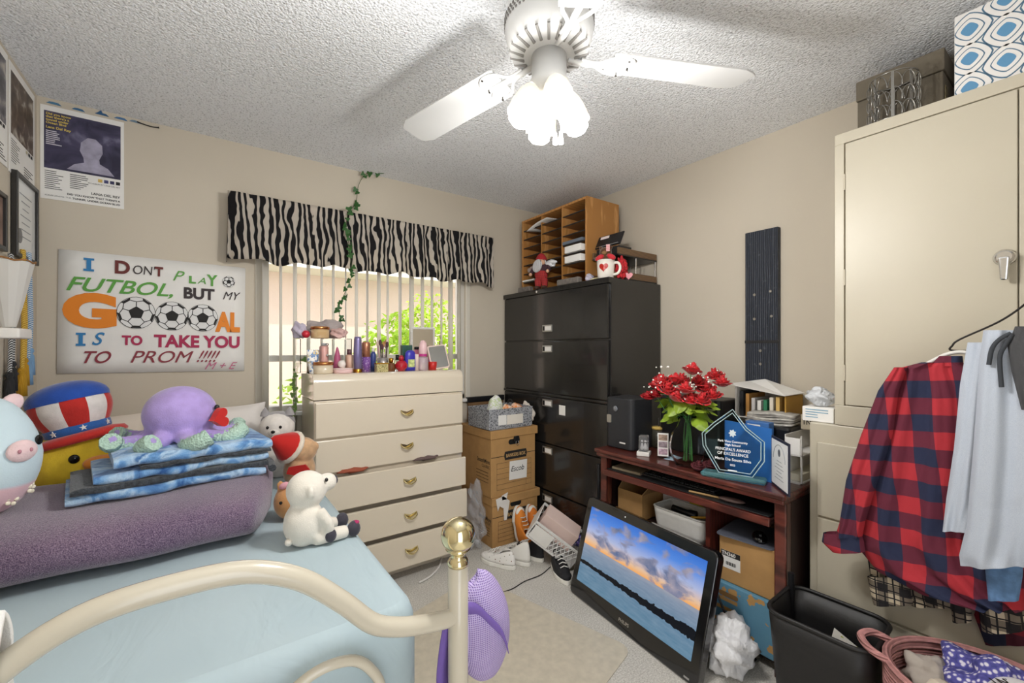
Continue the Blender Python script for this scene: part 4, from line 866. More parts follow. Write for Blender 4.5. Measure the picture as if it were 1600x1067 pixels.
in_ph(2, 4, .01, .19, .02, .2, P('slate_folder', '#6b7480', .6), 'slate_folder', 'slate grey folder in the right column of the organizer', 'folder', y=-.005)
loc = ph.matrix_basis @ Vector((.10, -.03, .475))
tag(MB().grid(lambda u, v: (u*.24, v*.16, .012*math.sin(PI*u)*math.cos(v*2)+.02*u-.012*(1-v)), 10, 6).build('curled_sheet', M_PAPER, loc=loc, rot=(0, R_(-6), R_(-90)), solid=.001), 'curled white sheets poking out of the top of the organizer', 'paper')
crumple('plastic_wrap', 'crumpled clear plastic bag in the lower left organizer slot', 'plastic bag', ph.matrix_basis @ Vector((.12, .02, .155)), (.03, .05, .022), P('crinkle', '#cbb9b4', .25, alpha=.7, bump=(60, .8, .01)), 3)
crumple('white_wad', 'crumpled white bag in the middle slot of the organizer behind the Santa figure', 'plastic bag', ph.matrix_basis @ Vector((.33, .0, .158)), (.03, .06, .024), P('white_plastic_bag', '#e9e9ec', .4, bump=(50, .7, .01)), 4)
# dark trays at the right of the organizer
tr = thing('letter_tray', 'two-tier wood-edged letter tray with silver posts beside the organizer', 'letter tray', (2.030, 1.945, FH+.004), R_(-90))
M_TRW = P('walnut', '#6d5238', .5, fn=lambda t: t.ramp(t.wave(14, 3, t.mapp(t.co(), scale=(1, 1, 3)), 'Z', 2), [(.3, '#4e3a28'), (.8, '#846546')]))
for z in (0, .145):
    a_ = MB().box(0, 0, z, .215, .375, z+.008).build('tray_base', M_BLK, tr)
    MB().box(.203, 0, z+.008, .215, .375, z+.048).build('tray_side', M_TRW, tr, bevel=.002); MB().box(0, 0, z+.008, .012, .375, z+.048).build('tray_side', M_TRW, tr, bevel=.002); MB().box(.012, .365, z+.008, .203, .375, z+.048).build('tray_back', M_TRW, tr)
for q in ((.209, .17), (.209, .365), (.006, .17), (.006, .365)): MB().cyl((*q, .046), (*q, .147), .005, n=10).build('post', M_CHROME, tr)
bx = thing('black_file_box', 'black plastic file box with raised lid in front of the letter tray', 'file box', (2.035, 1.938, FH+.004+.1545), R_(-90))
MB().box(.014, .01, 0, .200, .13, .055).build('box', M_BLK, bx, bevel=.006)
L_ = MB().prism([(.0, 0), (.205, 0), (.212, .085), (.008, .085)], -.005, .005).build('lid', M_BLK, bx, loc=(.002, .012, .062), rot=(R_(-22), 0, 0), bevel=.003)
MB().box(.03, -.0068, .060, .10, -.0052, .078).build('label_strip', P('pinkish_label', '#e9dcdc', .6), L_)
MB().box(.01, -.009, .004, .195, -.005, .008).build('edge_line', M_CHROME, L_)
tag(MB().box(-.04, -.03, 0, .04, .03, .02).build('stapler_box', M_BLK, loc=(2.34, 1.80, FH+.004+.154), bevel=.004), 'small black box at the back of the letter tray', 'box')
# mug with heart + teddy
mg = thing('heart_mug', 'white mug with a red heart at the front corner of the black cabinet', 'mug', (1.979, 1.785, FH+.004), R_(-62))
mg.scale = (1.12,)*3
M_MUG = P('mug_white', '#f0eae0', .15, coat=.5)
MB().lathe([(0, 0), (.036, 0), (.043, .008), (.047, .06), (.049, .100), (.046, .100), (.043, .055), (.036, .008), (0, .008)], n=28).build('body', M_MUG, mg)
MB().tube(spline([(.045, 0, .085), (.068, 0, .082), (.078, 0, .055), (.066, 0, .028), (.042, 0, .022)], 5), .0075, 10).build('handle', M_MUG, mg)
hm = MB(); hp = heart(.027, 0)
vs = [(.0492*math.sin(x/.049), -.0492*math.cos(x/.049), .058+z) for x, z in hp]; nh = len(vs); vs.append((0, -.0495, .060)); hm.add(vs, [(nh, i, (i+1) % nh) for i in range(nh)], False).build('heart', P('heart_red', '#b5271d', .3), mg, solid=.001)
tb = thing('teddy_bear', 'brown teddy bear with red ribbon sitting in the heart mug', 'plush toy', (1.979, 1.785, FH+.004+.065), R_(-62))
MB().ell((0, 0, .045), (.036, .034, .045), 14, 10).ell((0, -.004, .095), (.038, .034, .034), 14, 10).ell((-.030, 0, .125), .013, 10, 6).ell((.030, 0, .125), .013, 10, 6).ell((-.05, -.01, .06), (.022, .014, .014), 10, 6).build('body', M_BROWN, tb, remesh=.005)
MB().ell((0, -.036, .088), (.016, .010, .012), 10, 6).build('muzzle', P('tan_muzzle', '#8a6644', .95), tb)
for s in (-1, 1): MB().ell((.035*s+.005, -.03, .062), (.030, .012, .016), 12, 8, rot=(0, .5*s, 0)).build('ribbon', P('red_tulle', '#c01f2b', .7, sheen=.5), tb)
MB().box(.012, -.040, .095, .034, -.036, .135).build('tag', P('red_tag', '#c9474f', .5, fn=lambda t: t.ramp(t.wave(60, 0, None, 'Z', 0), [(.4, '#c43a44'), (.6, '#f0d2d2')])), tb)
crumple('red_bouquet', 'ruffled red ribbon bunch right of the heart mug', 'ribbon', (2.062, 1.735, FH+.005), (.038, .026, .062), P('red_ruffle', '#c3262f', .8, vary=(70, .4), bump=(70, .9, .015)), 8, .3, fr=2.2)
tag(MB().prism([(x, z+.022) for x, z in heart(.026, 0)], -.008, .008).build('pink_heart', P('pink_heart', '#eaa0ab', .7), loc=(2.105, 1.716, FH+.005), rot=(0, 0, R_(-40)), bevel=.006, seg=3), 'small pink candy heart at the cabinet corner', 'heart')
# Santa
sa = thing('santa_figure', 'long-bearded Santa figure in dark red overalls standing on the black cabinet', 'figurine', (1.955, 2.37, FH+.004), R_(-62))
MB().ell((-.028, -.012, .014), (.020, .032, .014), 12, 8).ell((.028, -.012, .014), (.020, .032, .014), 12, 8).build('boots', P('boot_brown', '#4d3226', .7), sa, remesh=.004)
MB().tube([(-.026, 0, .02), (-.026, 0, .075)], [.022, .026], 12).tube([(.026, 0, .02), (.026, 0, .075)], [.022, .026], 12).ell((0, 0, .105), (.050, .038, .045), 16, 10).build('trousers', P('plaid_red', '#8a2326', .85, fn=lambda t: t.ramp(t.m('MAXIMUM', t.wave(26, 0, None, 'X', 0), t.wave(26, 0, None, 'Z', 0)), [(.5, '#5c1a1f'), (.8, '#b5302f')])), sa, remesh=.005)
MB().ell((0, 0, .150), (.050, .036, .040), 16, 10).tube([(-.045, 0, .165), (-.065, -.01, .135), (-.070, -.025, .115)], [.018, .017, .014], 10).tube([(.045, 0, .165), (.064, -.01, .138), (.062, -.03, .125)], [.018, .017, .014], 10).build('coat', P('dark_coat', '#3f2630', .85), sa, remesh=.005)
MB().ell((0, -.012, .192), (.034, .030, .030), 14, 10).ell((-.072, -.03, .108), .013, 8, 6).ell((.062, -.036, .122), .013, 8, 6).build('skin', P('skin_doll', '#d9a98c', .6), sa)
MB().ell((-.016, -.036, .165), (.036, .020, .050), 16, 10, rot=(0, .35, 0)).ell((0, .0, .20), (.038, .022, .024), 12, 8).build('beard', P('white_beard', '#e6e6e8', .95, bump=(0, .8, .01, lambda t: t.wave(40, 3, None, 'X'))), sa, remesh=.005)
MB().lathe([(.040, 0), (.038, .018), (.024, .040), (.010, .050), (0, .052)], (0, 0, .208), 16).build('hat', P('santa_hat', '#a8242b', .85), sa)
for s in (-1, 1): MB().ell((.012*s, -.042, .197), .004, 8, 6).build('eye', M_BTN, sa)
M_STONE = P('grey_foam', '#77706a', .95, vary=(40, .25), bump=(60, .8, .01))
for i, (y0, L, xx) in enumerate(((2.57, .14, 1.965), (2.085, .20, 1.958))):
    tag(MB().box(-.022, -L/2, 0, .022, L/2, .042).build('foam_block', M_STONE, loc=(xx, y0, FH+.004), bevel=.010, seg=3, rot=(0, 0, .03)), ('left', 'right')[i]+' grey rough foam block along the front of the black cabinet top', 'block', 'foam blocks on the cabinet')
crumple('small_pouch', 'small pale lavender pouch between foam block and mug', 'pouch', (1.962, 1.905, FH+.004), (.026, .022, .024), P('lavender_pouch', '#bcb6c6', .8, bump=(60, .5, .01)), 6)
for i, c in enumerate(('#e3d9a6', '#eceae4')): tag(MB().tube(spline([(0, 0, .004), (.02, -.03, .014), (.01, -.07, .008), (.02, -.10, .004)], 5), .0035, 6).build('straw', P('straw'+c, c, .5), loc=(1.945+.016*i, 1.885, FH+.004)), ('yellowish', 'white')[i]+' bent strip lying left of the heart mug', 'strip')
# board behind boxes
wb = thing('cork_board', 'brown board with black edge standing on the floor behind the boxes', 'board', (1.60, YB-.035, 0))
MB().box(-.01, 0, 0, .30, .02, .90).build('panel', P('brown_board', '#8a6a48', .85, vary=(20, .15)), wb); MB().box(-.02, -.006, .90, .31, .026, .94).build('edge', M_BLK, wb, bevel=.003)
# ================================================================== CARDBOARD BOXES
def bankers(loc, w, d, h, label, top, rot=0):
    o = thing('cardboard_box', label, 'box', loc, rot, group='stacked file boxes')
    hc = .145
    MB().box(0, 0, 0, w, d, h-.03).build('body', M_CARD, o, bevel=.003)
    MB().box(-.006, -.006, h-.055, w+.020, d+.006, h).build('lid', M_CARD, o, bevel=.004)
    m = MB(); z = h*.60
    m.prism([(w*.30, z-.028), (w*.78, z-.028), (w*.80, z), (w*.78, z+.028), (w*.30, z+.028), (w*.28, z)], -.0016, -.0004).build('logo_panel', M_INK, o)
    MB().text('BANKERS BOX', w*.54, z-.011, .032, -.0022, 'CENTER', bold=.0008, width=w*.44).build('logo_lettering', P('card_light', '#c9a36d', .8), o)
    rect(MB(), 0, z-.002, w*.29, z+.002, -.001).build('print_line', M_INK, o); rect(MB(), w*.79, z-.002, w, z+.002, -.001).build('print_line', M_INK, o)
    f = MB(); x0, x1, z0, z1 = w*.12, w*.90, h*.10, h*.50
    for k in range(6): zz = z0+(z1-z0)*k/5; rect(f, x0, zz-.0008, x1, zz+.0008, -.001)
    for x in (x0, x1, w*.78): rect(f, x-.0008, z0, x+.0008, z1, -.001)
    f.build('form_lines', M_INK, o)['kind'] = 'stuff'
    MB().prism([(w/2+a, h*.80+b) for a, b in rnd_poly(.09, .035, .017)], -.0012, .0).build('hand_hole', M_DRK, o)
    # left face print
    LM = Matrix.Rotation(R_(-90), 4, 'Z')
    sd_ = MB(); sd_.text('SmoothMove', -d*.42, h*.50, .040, -.001, bold=.0006, M=LM, width=d*.38); sd_.text('CLASSIC', -d*.28, h*.43, .026, -.001, M=LM)
    for k in range(4): rect2 = sd_.add([tuple(LM @ Vector(v)) for v in ((-d*.45, -.001, h*(.36-.05*k)), (-d*.08, -.001, h*(.36-.05*k)), (-d*.08, -.001, h*(.36-.05*k)+.003), (-d*.45, -.001, h*(.36-.05*k)+.003))], [(0, 1, 2, 3)])
    sd_.build('side_lettering', M_INK, o)
    return o
b1 = bankers((1.515, 2.335, 0), .375, .40, .327, 'lower cardboard file box on the floor, under another box', 0)
b2 = bankers((1.505, 2.335, .328), .37, .40, .436, 'upper cardboard file box with a handwritten note', 0, R_(1))
MB().box(.37*.38, -.003, .10, .37*.78, -.0016, .225).build('note', M_PAPER, b2, rot=(0, R_(2), 0)); MB().text('Escob', .155, .150, .050, -.0045, shear=.25, width=.11).build('note_lettering', M_INK, b2)
cl = thing('binder_clip', 'black binder clip on the upper file box', 'clip', (1.70, 2.327, .328+.355)); MB().prism([(-.025, 0), (.025, 0), (.017, .032), (-.017, .032)], -.012, .002).build('body', M_BLK, cl, bevel=.002)
MB().tube([(-.008, -.012, .0), (-.014, -.016, -.02), (0, -.018, -.030), (.014, -.016, -.02), (.008, -.012, .0)], .0018, 6).build('wire', M_CHROME, cl)
for i, (x, z, pl) in enumerate(((1.545, .27, [(-.01, .05), (.05, .06), (.10, .02), (.075, -.10), (.055, -.10), (.05, -.02), (.02, .0), (.005, -.03)]), (1.60, .335, [(-.02, .0), (.03, .015), (.02, -.03), (-.015, -.03)]))):
    tag(MB().prism(pl, -.002, 0).build('torn_tape', M_WHT, loc=(x, 2.325, z)), ('large ragged', 'small')[i]+' strip of torn white tape on the lower file box', 'tape', 'torn tape pieces')
# grey basket on the box
gb = thing('grey_basket', 'grey woven plastic basket full of odds and ends on the upper file box', 'basket', (1.505, 2.345, .766), R_(1))
M_GB = P('grey_weave', '#7f8187', .5, fn=lambda t: t.ramp(t.voro(95), [(.25, '#4c4d54'), (.5, '#a9abb0')]), bump=(0, .8, .006, lambda t: t.voro(95)))
bw, bd, bh_ = .34, .26, .135
MB().box(0, 0, 0, bw, bd, .006).build('base', M_GB, gb); MB().prism([(.0, .006), (bw, .006), (bw+.012, bh_), (-.012, bh_)], -.004, .004).build('front', M_GB, gb); MB().prism([(.0, .006), (bw, .006), (bw+.012, bh_), (-.012, bh_)], bd-.004, bd+.004).build('back', M_GB, gb)
MB().box(-.010, 0, .006, .0, bd, bh_).build('side', M_GB, gb); MB().box(bw, 0, .006, bw+.01, bd, bh_).build('side', M_GB, gb)
MB().box(.06, -.0075, .03, .125, -.0045, .095).build('card', M_PAPER, gb); MB().box(.13, -.0075, .028, .265, -.0045, .092).build('card', P('ivory_card', '#ece5da', .6), gb)
crumple('tissue_pack', 'patterned paper towel roll sticking out of the grey basket', 'paper towel', (1.61, 2.45, .780), (.055, .05, .10), P('tissue', '#eef0ea', .8, fn=lambda t: t.ramp(t.noise(40, 2), [(.45, '#f2f3f0'), (.56, '#c9d9a0'), (.62, '#f0f0ec')])), 2, .06)
for i in range(2): crumple('orange_pack', ('left', 'right')[i]+' orange snack pouch in the grey basket', 'snack pouch', (1.70+.085*i, 2.42+.02*i, .800), (.055, .05, .058), P('orange_foil', '#ec9a52', .35, fn=lambda t: t.ramp(t.noise(25, 2), [(.4, '#f6d9c4'), (.5, '#ee8d34')])), 12+i, .1, group='orange pouches in the basket')
tag(MB().tube([(0, .03*math.cos(a), .03*math.sin(a)) for a in [PI*k/10 for k in range(11)]], .006, 6).build('cable_loop', M_INK, loc=(1.79, 2.52, .905)), 'dark cable loop at the back of the grey basket', 'cable')
crumple('cream_cloth', 'cream cloth hanging over the right end of the grey basket', 'cloth', (1.875, 2.43, .768), (.035, .06, .072), P('cream_cloth', '#e9dfd4', .95, bump=(30, .5, .01)), 21, .22)
crumple('clear_bag', 'clear plastic bag between the dresser and the lower file box', 'plastic bag', (1.425, 2.42, .0), (.065, .09, .20), P('clear_bag', '#e6eaf0', .1, alpha=.25, bump=(22, 1, .04)), 31, .22, fr=1.8)
# ================================================================== SHOES
def shoe(loc, rotz, label, upper, sole='#efece4', high=False, rx=0, ry=0, star=None, spots=None):
    o = thing('sneaker', label, 'shoe', loc, group='sneakers on the floor', rot=(rx, ry, rotz))
    L = .25
    def outline(k=1): return [(.5*.082*k*math.sin(t)*(1 if math.cos(t) > 0 else .86)*(1-.10*math.exp(-((math.cos(t)+.15)/.25)**2)), L/2*math.cos(t)*(1.0)) for t in [2*PI*i/28 for i in range(28)]]
    MB().slab([(x*1.12, y) for x, y in outline(1.06)], 0, .026).build('sole', P('sole'+sole, sole, .6), o, bevel=.005)
    H = .115 if high else .075
    def f(u, v):
        t = 2*PI*u; y = L/2*.97*math.cos(t); x = .5*.084*math.sin(t)*(1 if math.cos(t) > 0 else .86)
        # top height profile: low toe, high heel
        s = (math.cos(t)+1)/2       # 1 at the toe
        h = .040+(H-.040)*(1-min(1, max(0, (s-.12)/.55)))**.8
        ins = v**1.6
        yy = y*(1-ins*(.50 if not high else .42))-ins*.030; xx = x*(1-ins*.42)
        return (xx, yy, .026+h*math.sin(v*PI/2))
    m = MB().grid(f, 28, 8, closed_u=True); m.build('upper', P('upper'+label, upper, .8, bump=(90, .2, .002)) if not spots else spots, o, solid=.004)
    MB().ell((0, .085, .038), (.034, .034, .016), 12, 8).build('toe_cap', P('sole'+sole, sole, .6) if high else (spots or P('upper'+label, upper, .8)), o)
    MB().slab([(-.020, -.03), (.020, -.03), (.022, .06), (-.022, .06)], 0, .006, Matrix.Translation((0, .005, .066)) @ Matrix.Rotation(R_(-26), 4, 'X')).build('tongue', P('upper'+label, upper, .8), o)
    for k in range(4): MB().tube([(-.022, .058-.022*k, .068+.011*k), (0, .056-.022*k, .076+.011*k), (.022, .058-.022*k, .068+.011*k)], .003, 6).build('lace', M_WHT, o)
    if star: MB().prism([((.016 if k % 2 == 0 else .007)*math.sin(PI*k/5), .052+(.016 if k % 2 == 0 else .007)*math.cos(PI*k/5)) for k in range(10)], -.001, .002, Matrix.Rotation(R_(-90), 4, 'Z') @ Matrix.Translation((0, -.045, 0))).build('star', M_WHT, o)
    return o
M_EMB = P('embroidered', '#f1eeea', .8, fn=lambda t: t.ramp(t.voro(52), [(.10, '#9b2c33'), (.16, '#54663a'), (.20, '#f1eeea')]))
shoe((1.435, 2.15, 0), R_(22), 'white low sneaker with red flower embroidery beside the lower file box', '#f1eeea', spots=M_EMB)
shoe((1.545, 2.135, 0), R_(14), 'plain white high-top sneaker between the embroidered and the black one', '#eeebe5', high=True)
shoe((1.655, 2.13, 0), R_(8), 'black high-top sneaker with white sole', '#26262b', high=True)
shoe((1.665, 1.845, 0), R_(158), 'black sneaker with a white star nearest the television', '#1f1f23', star=True)
shoe((1.695, 2.300, .130), 0, 'orange high-top sneaker leaning on the lower file box', '#e58a33', high=True, rx=R_(82))
shoe((1.795, 2.285, .118), 0, 'orange sneaker half hidden behind the black high-top', '#e07f2b', high=True, rx=R_(74))
# tilted white crate
cr = thing('white_crate', 'white lattice plastic crate tipped over the shoes, full of boxes', 'crate', (1.715, 1.985, .125), rot=(R_(14), R_(34), R_(-46)))
M_CRT = P('white_crate', '#ecebe9', .45)
cl_, cwid, chh = .31, .20, .13
for sgn in (-1, 1):
    y = sgn*cwid/2
    fr = MB().box(-cl_/2, y-.003, chh-.014, cl_/2, y+.003, chh).box(-cl_/2, y-.003, 0, cl_/2, y+.003, .012).build('rim', M_CRT, cr)
    la = MB()
    for k in range(-3, 14):
        x0 = -cl_/2+k*cl_/12
        for s in (-1, 1):
            a_, b_ = x0, x0+s*.05
            if min(a_, b_) < -cl_/2 or max(a_, b_) > cl_/2: continue
            la.tube([(a_, y, .010), (b_, y, chh-.012)], .0028, 4)
    la.build('lattice', M_CRT, cr)['kind'] = 'stuff'
for sgn in (-1, 1): MB().box(sgn*cl_/2-.003, -cwid/2, 0, sgn*cl_/2+.003, cwid/2, chh).build('end_panel', M_CRT, cr)
MB().box(-cl_/2, -cwid/2, 0, cl_/2, cwid/2, .004).build('base', M_CRT, cr)
MB().box(-cl_/2+.01, -cwid/2-.0055, .016, -.02, -cwid/2-.0035, chh-.02).build('card', M_PAPER, cr)
CM = cr.matrix_basis
tag(MB().box(-.13, -.055, 0, .10, .06, .12).build('pink_box', P('pale_pink', '#ecd2c9', .6), loc=CM @ Vector((0, .01, .045)), rot=cr.rotation_euler, bevel=.002), 'pale pink gift box lying in the white crate', 'box')
crumple('navy_scarf', 'navy and purple patterned scarf spilling from the low end of the white crate', 'scarf', CM @ Vector((.115, .0, .085)), (.035, .07, .035), P('navy_print', '#2f3c78', .9, fn=lambda t: t.ramp(t.noise(60, 2), [(.4, '#2b3568'), (.55, '#6a4f96'), (.65, '#d6d3e2')])), 40, .2)
# ================================================================== DESK
KX, KY0, KY1, KH = 1.81, .73, 1.690, .74
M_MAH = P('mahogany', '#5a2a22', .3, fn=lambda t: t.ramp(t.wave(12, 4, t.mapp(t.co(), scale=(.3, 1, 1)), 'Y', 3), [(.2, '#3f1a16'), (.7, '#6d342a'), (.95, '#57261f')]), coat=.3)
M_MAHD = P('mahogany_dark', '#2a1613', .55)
dk_ = thing('computer_desk', 'mahogany computer desk with keyboard tray along the right wall', 'desk', (KX, KY1, 0), R_(-90))
kw_, kd = KY1-KY0, .60
MB().box(-.012, -.022, KH-.022, kw_+.012, kd, KH).build('desktop', M_MAH, dk_, bevel=.008, seg=3)
MB().box(-.004, -.012, KH-.042, kw_+.004, kd, KH-.022).build('moulding', M_MAH, dk_, bevel=.006)
for x0 in (.0, kw_-.045): MB().box(x0, .02, 0, x0+.045, .065, KH-.042).build('front_post', M_MAH, dk_, bevel=.005)
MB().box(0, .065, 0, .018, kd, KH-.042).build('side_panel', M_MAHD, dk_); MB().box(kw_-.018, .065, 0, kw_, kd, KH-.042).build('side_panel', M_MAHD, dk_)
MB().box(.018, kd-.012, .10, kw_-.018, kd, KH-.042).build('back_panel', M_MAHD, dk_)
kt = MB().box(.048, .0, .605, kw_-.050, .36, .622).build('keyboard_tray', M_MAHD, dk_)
MB().box(.048, -.008, .597, kw_-.050, .010, .632).build('tray_front', M_MAH, kt, bevel=.004); MB().box(.055, .012, .622, kw_-.060, .30, .634).build('tray_mat', P('tray_black', '#1d1e20', .5), kt, bevel=.002)
MB().box(.625, .03, 0, .645, kd-.012, .595).build('divider', M_MAH, dk_)
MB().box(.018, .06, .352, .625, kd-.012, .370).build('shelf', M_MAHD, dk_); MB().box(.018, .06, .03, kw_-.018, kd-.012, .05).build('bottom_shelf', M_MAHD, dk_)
DM = dk_.matrix_basis
def dloc(x, y, z): return DM @ Vector((x, y, z))
# keyboard on the tray + odds
kb = thing('keyboard', 'black keyboard on the desk keyboard tray', 'keyboard', dloc(.26, .05, .6345), R_(-90))
MB().box(0, 0, 0, .40, .13, .014).build('base', M_BLK, kb, bevel=.003)
k0 = None
for r in range(5):
    for c in range(15):
        if k0 is None: k0 = MB().box(0, 0, 0, .020, .019, .006).build('key', P('key', '#2a2b2e', .5), kb, bevel=.001); k = k0
        else: k = k0.copy(); COL.objects.link(k); k.parent = kb
        k.location = (.010+.0255*c, .012+.0235*r, .014)
tag(MB().ell((0, 0, .010), (.055, .022, .010), 14, 8).build('wrist_pad', P('brown_pad', '#5a4540', .7), loc=dloc(.735, .045, .6345), rot=(0, 0, R_(-80))), 'small brown pad on the right of the keyboard tray', 'pad')
tag(MB().box(-.09, -.05, 0, .09, .05, .012).build('notebook', P('tan_notebook', '#9a8a72', .7), loc=dloc(.16, .09, .6345), rot=(0, 0, R_(-86))), 'tan notebook on the left of the keyboard tray', 'notebook')
tag(MB().cyl((-.07, 0, .005), (.07, 0, .005), .005, n=8).build('pencil', P('tan_pencil', '#b08d5c', .5), loc=dloc(.62, .032, .6345), rot=(0, 0, R_(-78))), 'tan pencil on the front of the keyboard tray', 'pencil')
# below the desk, left bay
cb = thing('open_carton', 'open brown cardboard carton in the left bay of the desk', 'box', dloc(.06, .10, .371), R_(-90))
MB().box(0, 0, 0, .165, .004, .14).box(0, .30, 0, .165, .304, .14).box(0, .004, 0, .004, .30, .14).box(.161, .004, 0, .165, .30, .14).box(0, 0, 0, .165, .304, .004).build('walls', M_CARD, cb)
MB().box(0, 0, 0, .004, .30, .07).build('flap', P('carton_inside', '#a98355', .85), cb, loc=(.0, .002, .14), rot=(0, R_(30), 0)); MB().box(0, 0, 0, .004, .30, .07).build('flap', P('carton_inside', '#a98355', .85), cb, loc=(.161, .002, .14), rot=(0, R_(40), 0))
wb_ = thing('white_bin', 'white plastic bin on the desk shelf holding a flashlight', 'bin', dloc(.300, .085, .371), R_(-90))
bw_, bdp, bhh = .285, .17, .115
def binf(u, v):
    pts = rnd_poly(1, 1, .12, 3); n_ = len(pts); i = int(round(u*n_)) % n_
    k = .88+.12*v; return (bw_/2+pts[i][0]*bw_*k, bdp/2+pts[i][1]*bdp*k, bhh*v)
MB().grid(binf, 16, 4, closed_u=True).add([binf(i/16, 0.02) for i in range(16)], [tuple(range(15, -1, -1))]).build('tub', P('white_plastic', '#eeece8', .4, vary=(18, .05)), wb_, solid=.004)
MB().tube([binf(i/16, 1) for i in range(16)], .005, 8, True).build('rim', P('white_plastic', '#eeece8', .4), wb_)
fl = thing('flashlight', 'black flashlight lying in the white bin', 'flashlight', dloc(.385, .135, .488), rot=(0, R_(6), R_(-80)))
MB().lathe([(0, 0), (.016, 0), (.016, .075), (.022, .09), (.024, .12), (.020, .122), (0, .122)], n=18, M=Matrix.Rotation(R_(90), 4, 'Y')).build('body', M_BLK, fl)
tag(MB().cyl((0, 0, 0), (.09, 0, .012), .006, n=8).build('yellow_pen', P('yellow_pen', '#e0a92a', .4), loc=dloc(.50, .115, .478), rot=(0, 0, R_(-60))), 'yellow pen poking out of the white bin', 'pen')
lc = thing('white_carton', 'white drink carton with black script behind the white bin', 'box', dloc(.235, .268, .371), R_(-90))
MB().box(0, 0, 0, .20, .11, .20).build('carton', P('white_carton', '#ebe7ea', .5, vary=(6, .04)), lc, bevel=.003); MB().text('LaCroix', .025, .135, .060, -.0012, shear=.3, width=.14).build('lettering', M_INK, lc)
ys = thing('yellow_sign', 'yellow warning strip leaning behind the white bin', 'sign', dloc(.385, .262, .425), rot=(0, R_(14), R_(-90)))
MB().box(0, 0, 0, .215, .003, .085).build('board', P('yellow_card', '#dcd32f', .5), ys); MB().text('INVENTORY', .02, .045, .03, -.001, bold=.0005).build('lettering', M_INK, ys)
tag(MB().box(0, 0, 0, .18, .10, .205).build('grey_carton', P('grey_carton', '#cfc8c2', .7), loc=dloc(.438, .30, .371), rot=(0, 0, R_(-90)), bevel=.002), 'pale grey carton behind the yellow strip', 'box')
# right bay: blue box, toner box, mouse pad, mouse
bb = thing('blue_carton', 'worn blue cardboard carton at the bottom of the right desk bay', 'box', dloc(.655, .035, .051), R_(-90))
M_BC = P('blue_carton', '#5f94b4', .75, fn=lambda t: t.mix(t.ramp(t.noise(13, 3), [(.60, '#000'), (.61, '#fff')], True), '#6599b6', '#c79a5e'), bump=(60, .2, .003))
MB().box(0, 0, 0, .252, .36, .225).build('box', M_BC, bb, bevel=.003); MB().prism([(x+.07, z+.18) for x, z in rnd_poly(.085, .020, .009)], -.0015, .0).build('hand_slot', P('slot_tan', '#8f6a3e', .8), bb)
for i, zz in enumerate((.05, .11, .15)): rect(MB(), .01, zz, .07+.02*i, zz+.016, -.0012).build('torn_patch', P('torn_tan', '#c79a5e', .85), bb)
tb_ = thing('toner_box', 'brown toner carton with white TN360 label in the right desk bay', 'box', dloc(.675, .055, .278), R_(-90))
MB().box(0, 0, 0, .232, .33, .205).build('box', M_CARD, tb_, bevel=.003)
MB().box(.008, -.0012, .06, .092, 0, .135).build('label', M_PAPER, tb_); MB().box(.008, -.0018, .112, .092, -.0008, .135).build('label_band', M_INK, tb_)
MB().text('TN360', .012, .1165, .021, -.0026, bold=.0006).build('label_lettering', M_PAPER, tb_)
bar = MB()
for k in range(12): rect(bar, .03+.0035*k, .075, .0312+.0035*k+.001*(k % 3), .09, -.002)
bar.build('barcode', M_INK, tb_)['kind'] = 'stuff'
tag(MB().slab(rnd_poly(.23, .24, .02), 0, .005).build('mouse_pad', P('slate_pad', '#5b5f6c', .85, bump=(90, .3, .002)), loc=dloc(.775, .155, .4835), rot=(0, 0, R_(-84))), 'slate grey mouse pad on the toner carton', 'mouse pad')
ms = thing('computer_mouse', 'glossy black computer mouse on the mouse pad', 'mouse', dloc(.825, .10, .489), R_(-60)); MB().ell((0, 0, .010), (.030, .048, .026), 20, 12, warp=lambda v: Vector((v.x, v.y, max(v.z, -.0098)))).build('shell', P('gloss_black', '#111113', .1, coat=.6), ms); MB().cyl((-.004, -.028, .031), (.004, -.028, .031), .006, n=10).build('wheel', M_BLK, ms)
tag(MB().tube([(0, 0, 0), (0, 0, .42)], .012, 8).build('cable_sleeve', M_BLK, loc=(KX+.018, KY0-.004-.014, .02)), 'black tubing standing against the right front desk post', 'tube')
tag(MB().tube([(0, 0, 0), (0, 0, .36)], .010, 8).build('cable_sleeve', M_BLK, loc=(KX+.02, KY1+.016, .28)), 'black tubing standing by the left front desk post', 'tube')
# ================================================================== ON THE DESK
def dsk(px, py, z=KH): return on_z(px, py, z)
sp_ = thing('projector', 'black upright projector with lens on the left end of the desk', 'projector', (1.862, 1.690, KH), R_(-88))
MB().slab(rnd_poly(.185, .20, .028), .004, .285, Matrix.Translation((.093, .11, 0))).build('body', P('charcoal_body', '#2a2b2f', .5, bump=(150, .15, .001)), sp_, bevel=.006)
MB().lathe([(.033, 0), (.035, -.006), (.030, -.008), (.024, -.004), (.020, -.012), (0, -.014)], n=26, M=Matrix.Translation((.075, .010, .225)) @ Matrix.Rotation(R_(-90), 4, 'X') @ Matrix.Scale(-1, 4, (0, 0, 1))).build('lens', P('lens_black', '#101014', .1, coat=.6), sp_)
MB().ell((.075, .004, .225), (.016, .005, .016), 16, 8).build('lens_glass', P('lens_glass', '#8f939c', .08, .6), sp_)
MB().prism([(x+.03, z+.165) for x, z in rnd_poly(.03, .045, .006)], .004, .012).build('badge', P('nickel', '#b9b7b2', .3, .8), sp_); rect(MB(), .10, .035, .14, .043, .0085).build('badge_lettering', M_WHT, sp_)
c0 = dsk(1006, 711); cq = thing('crystal_block', 'laser-etched crystal block on a white base', 'paperweight', c0, R_(-62))
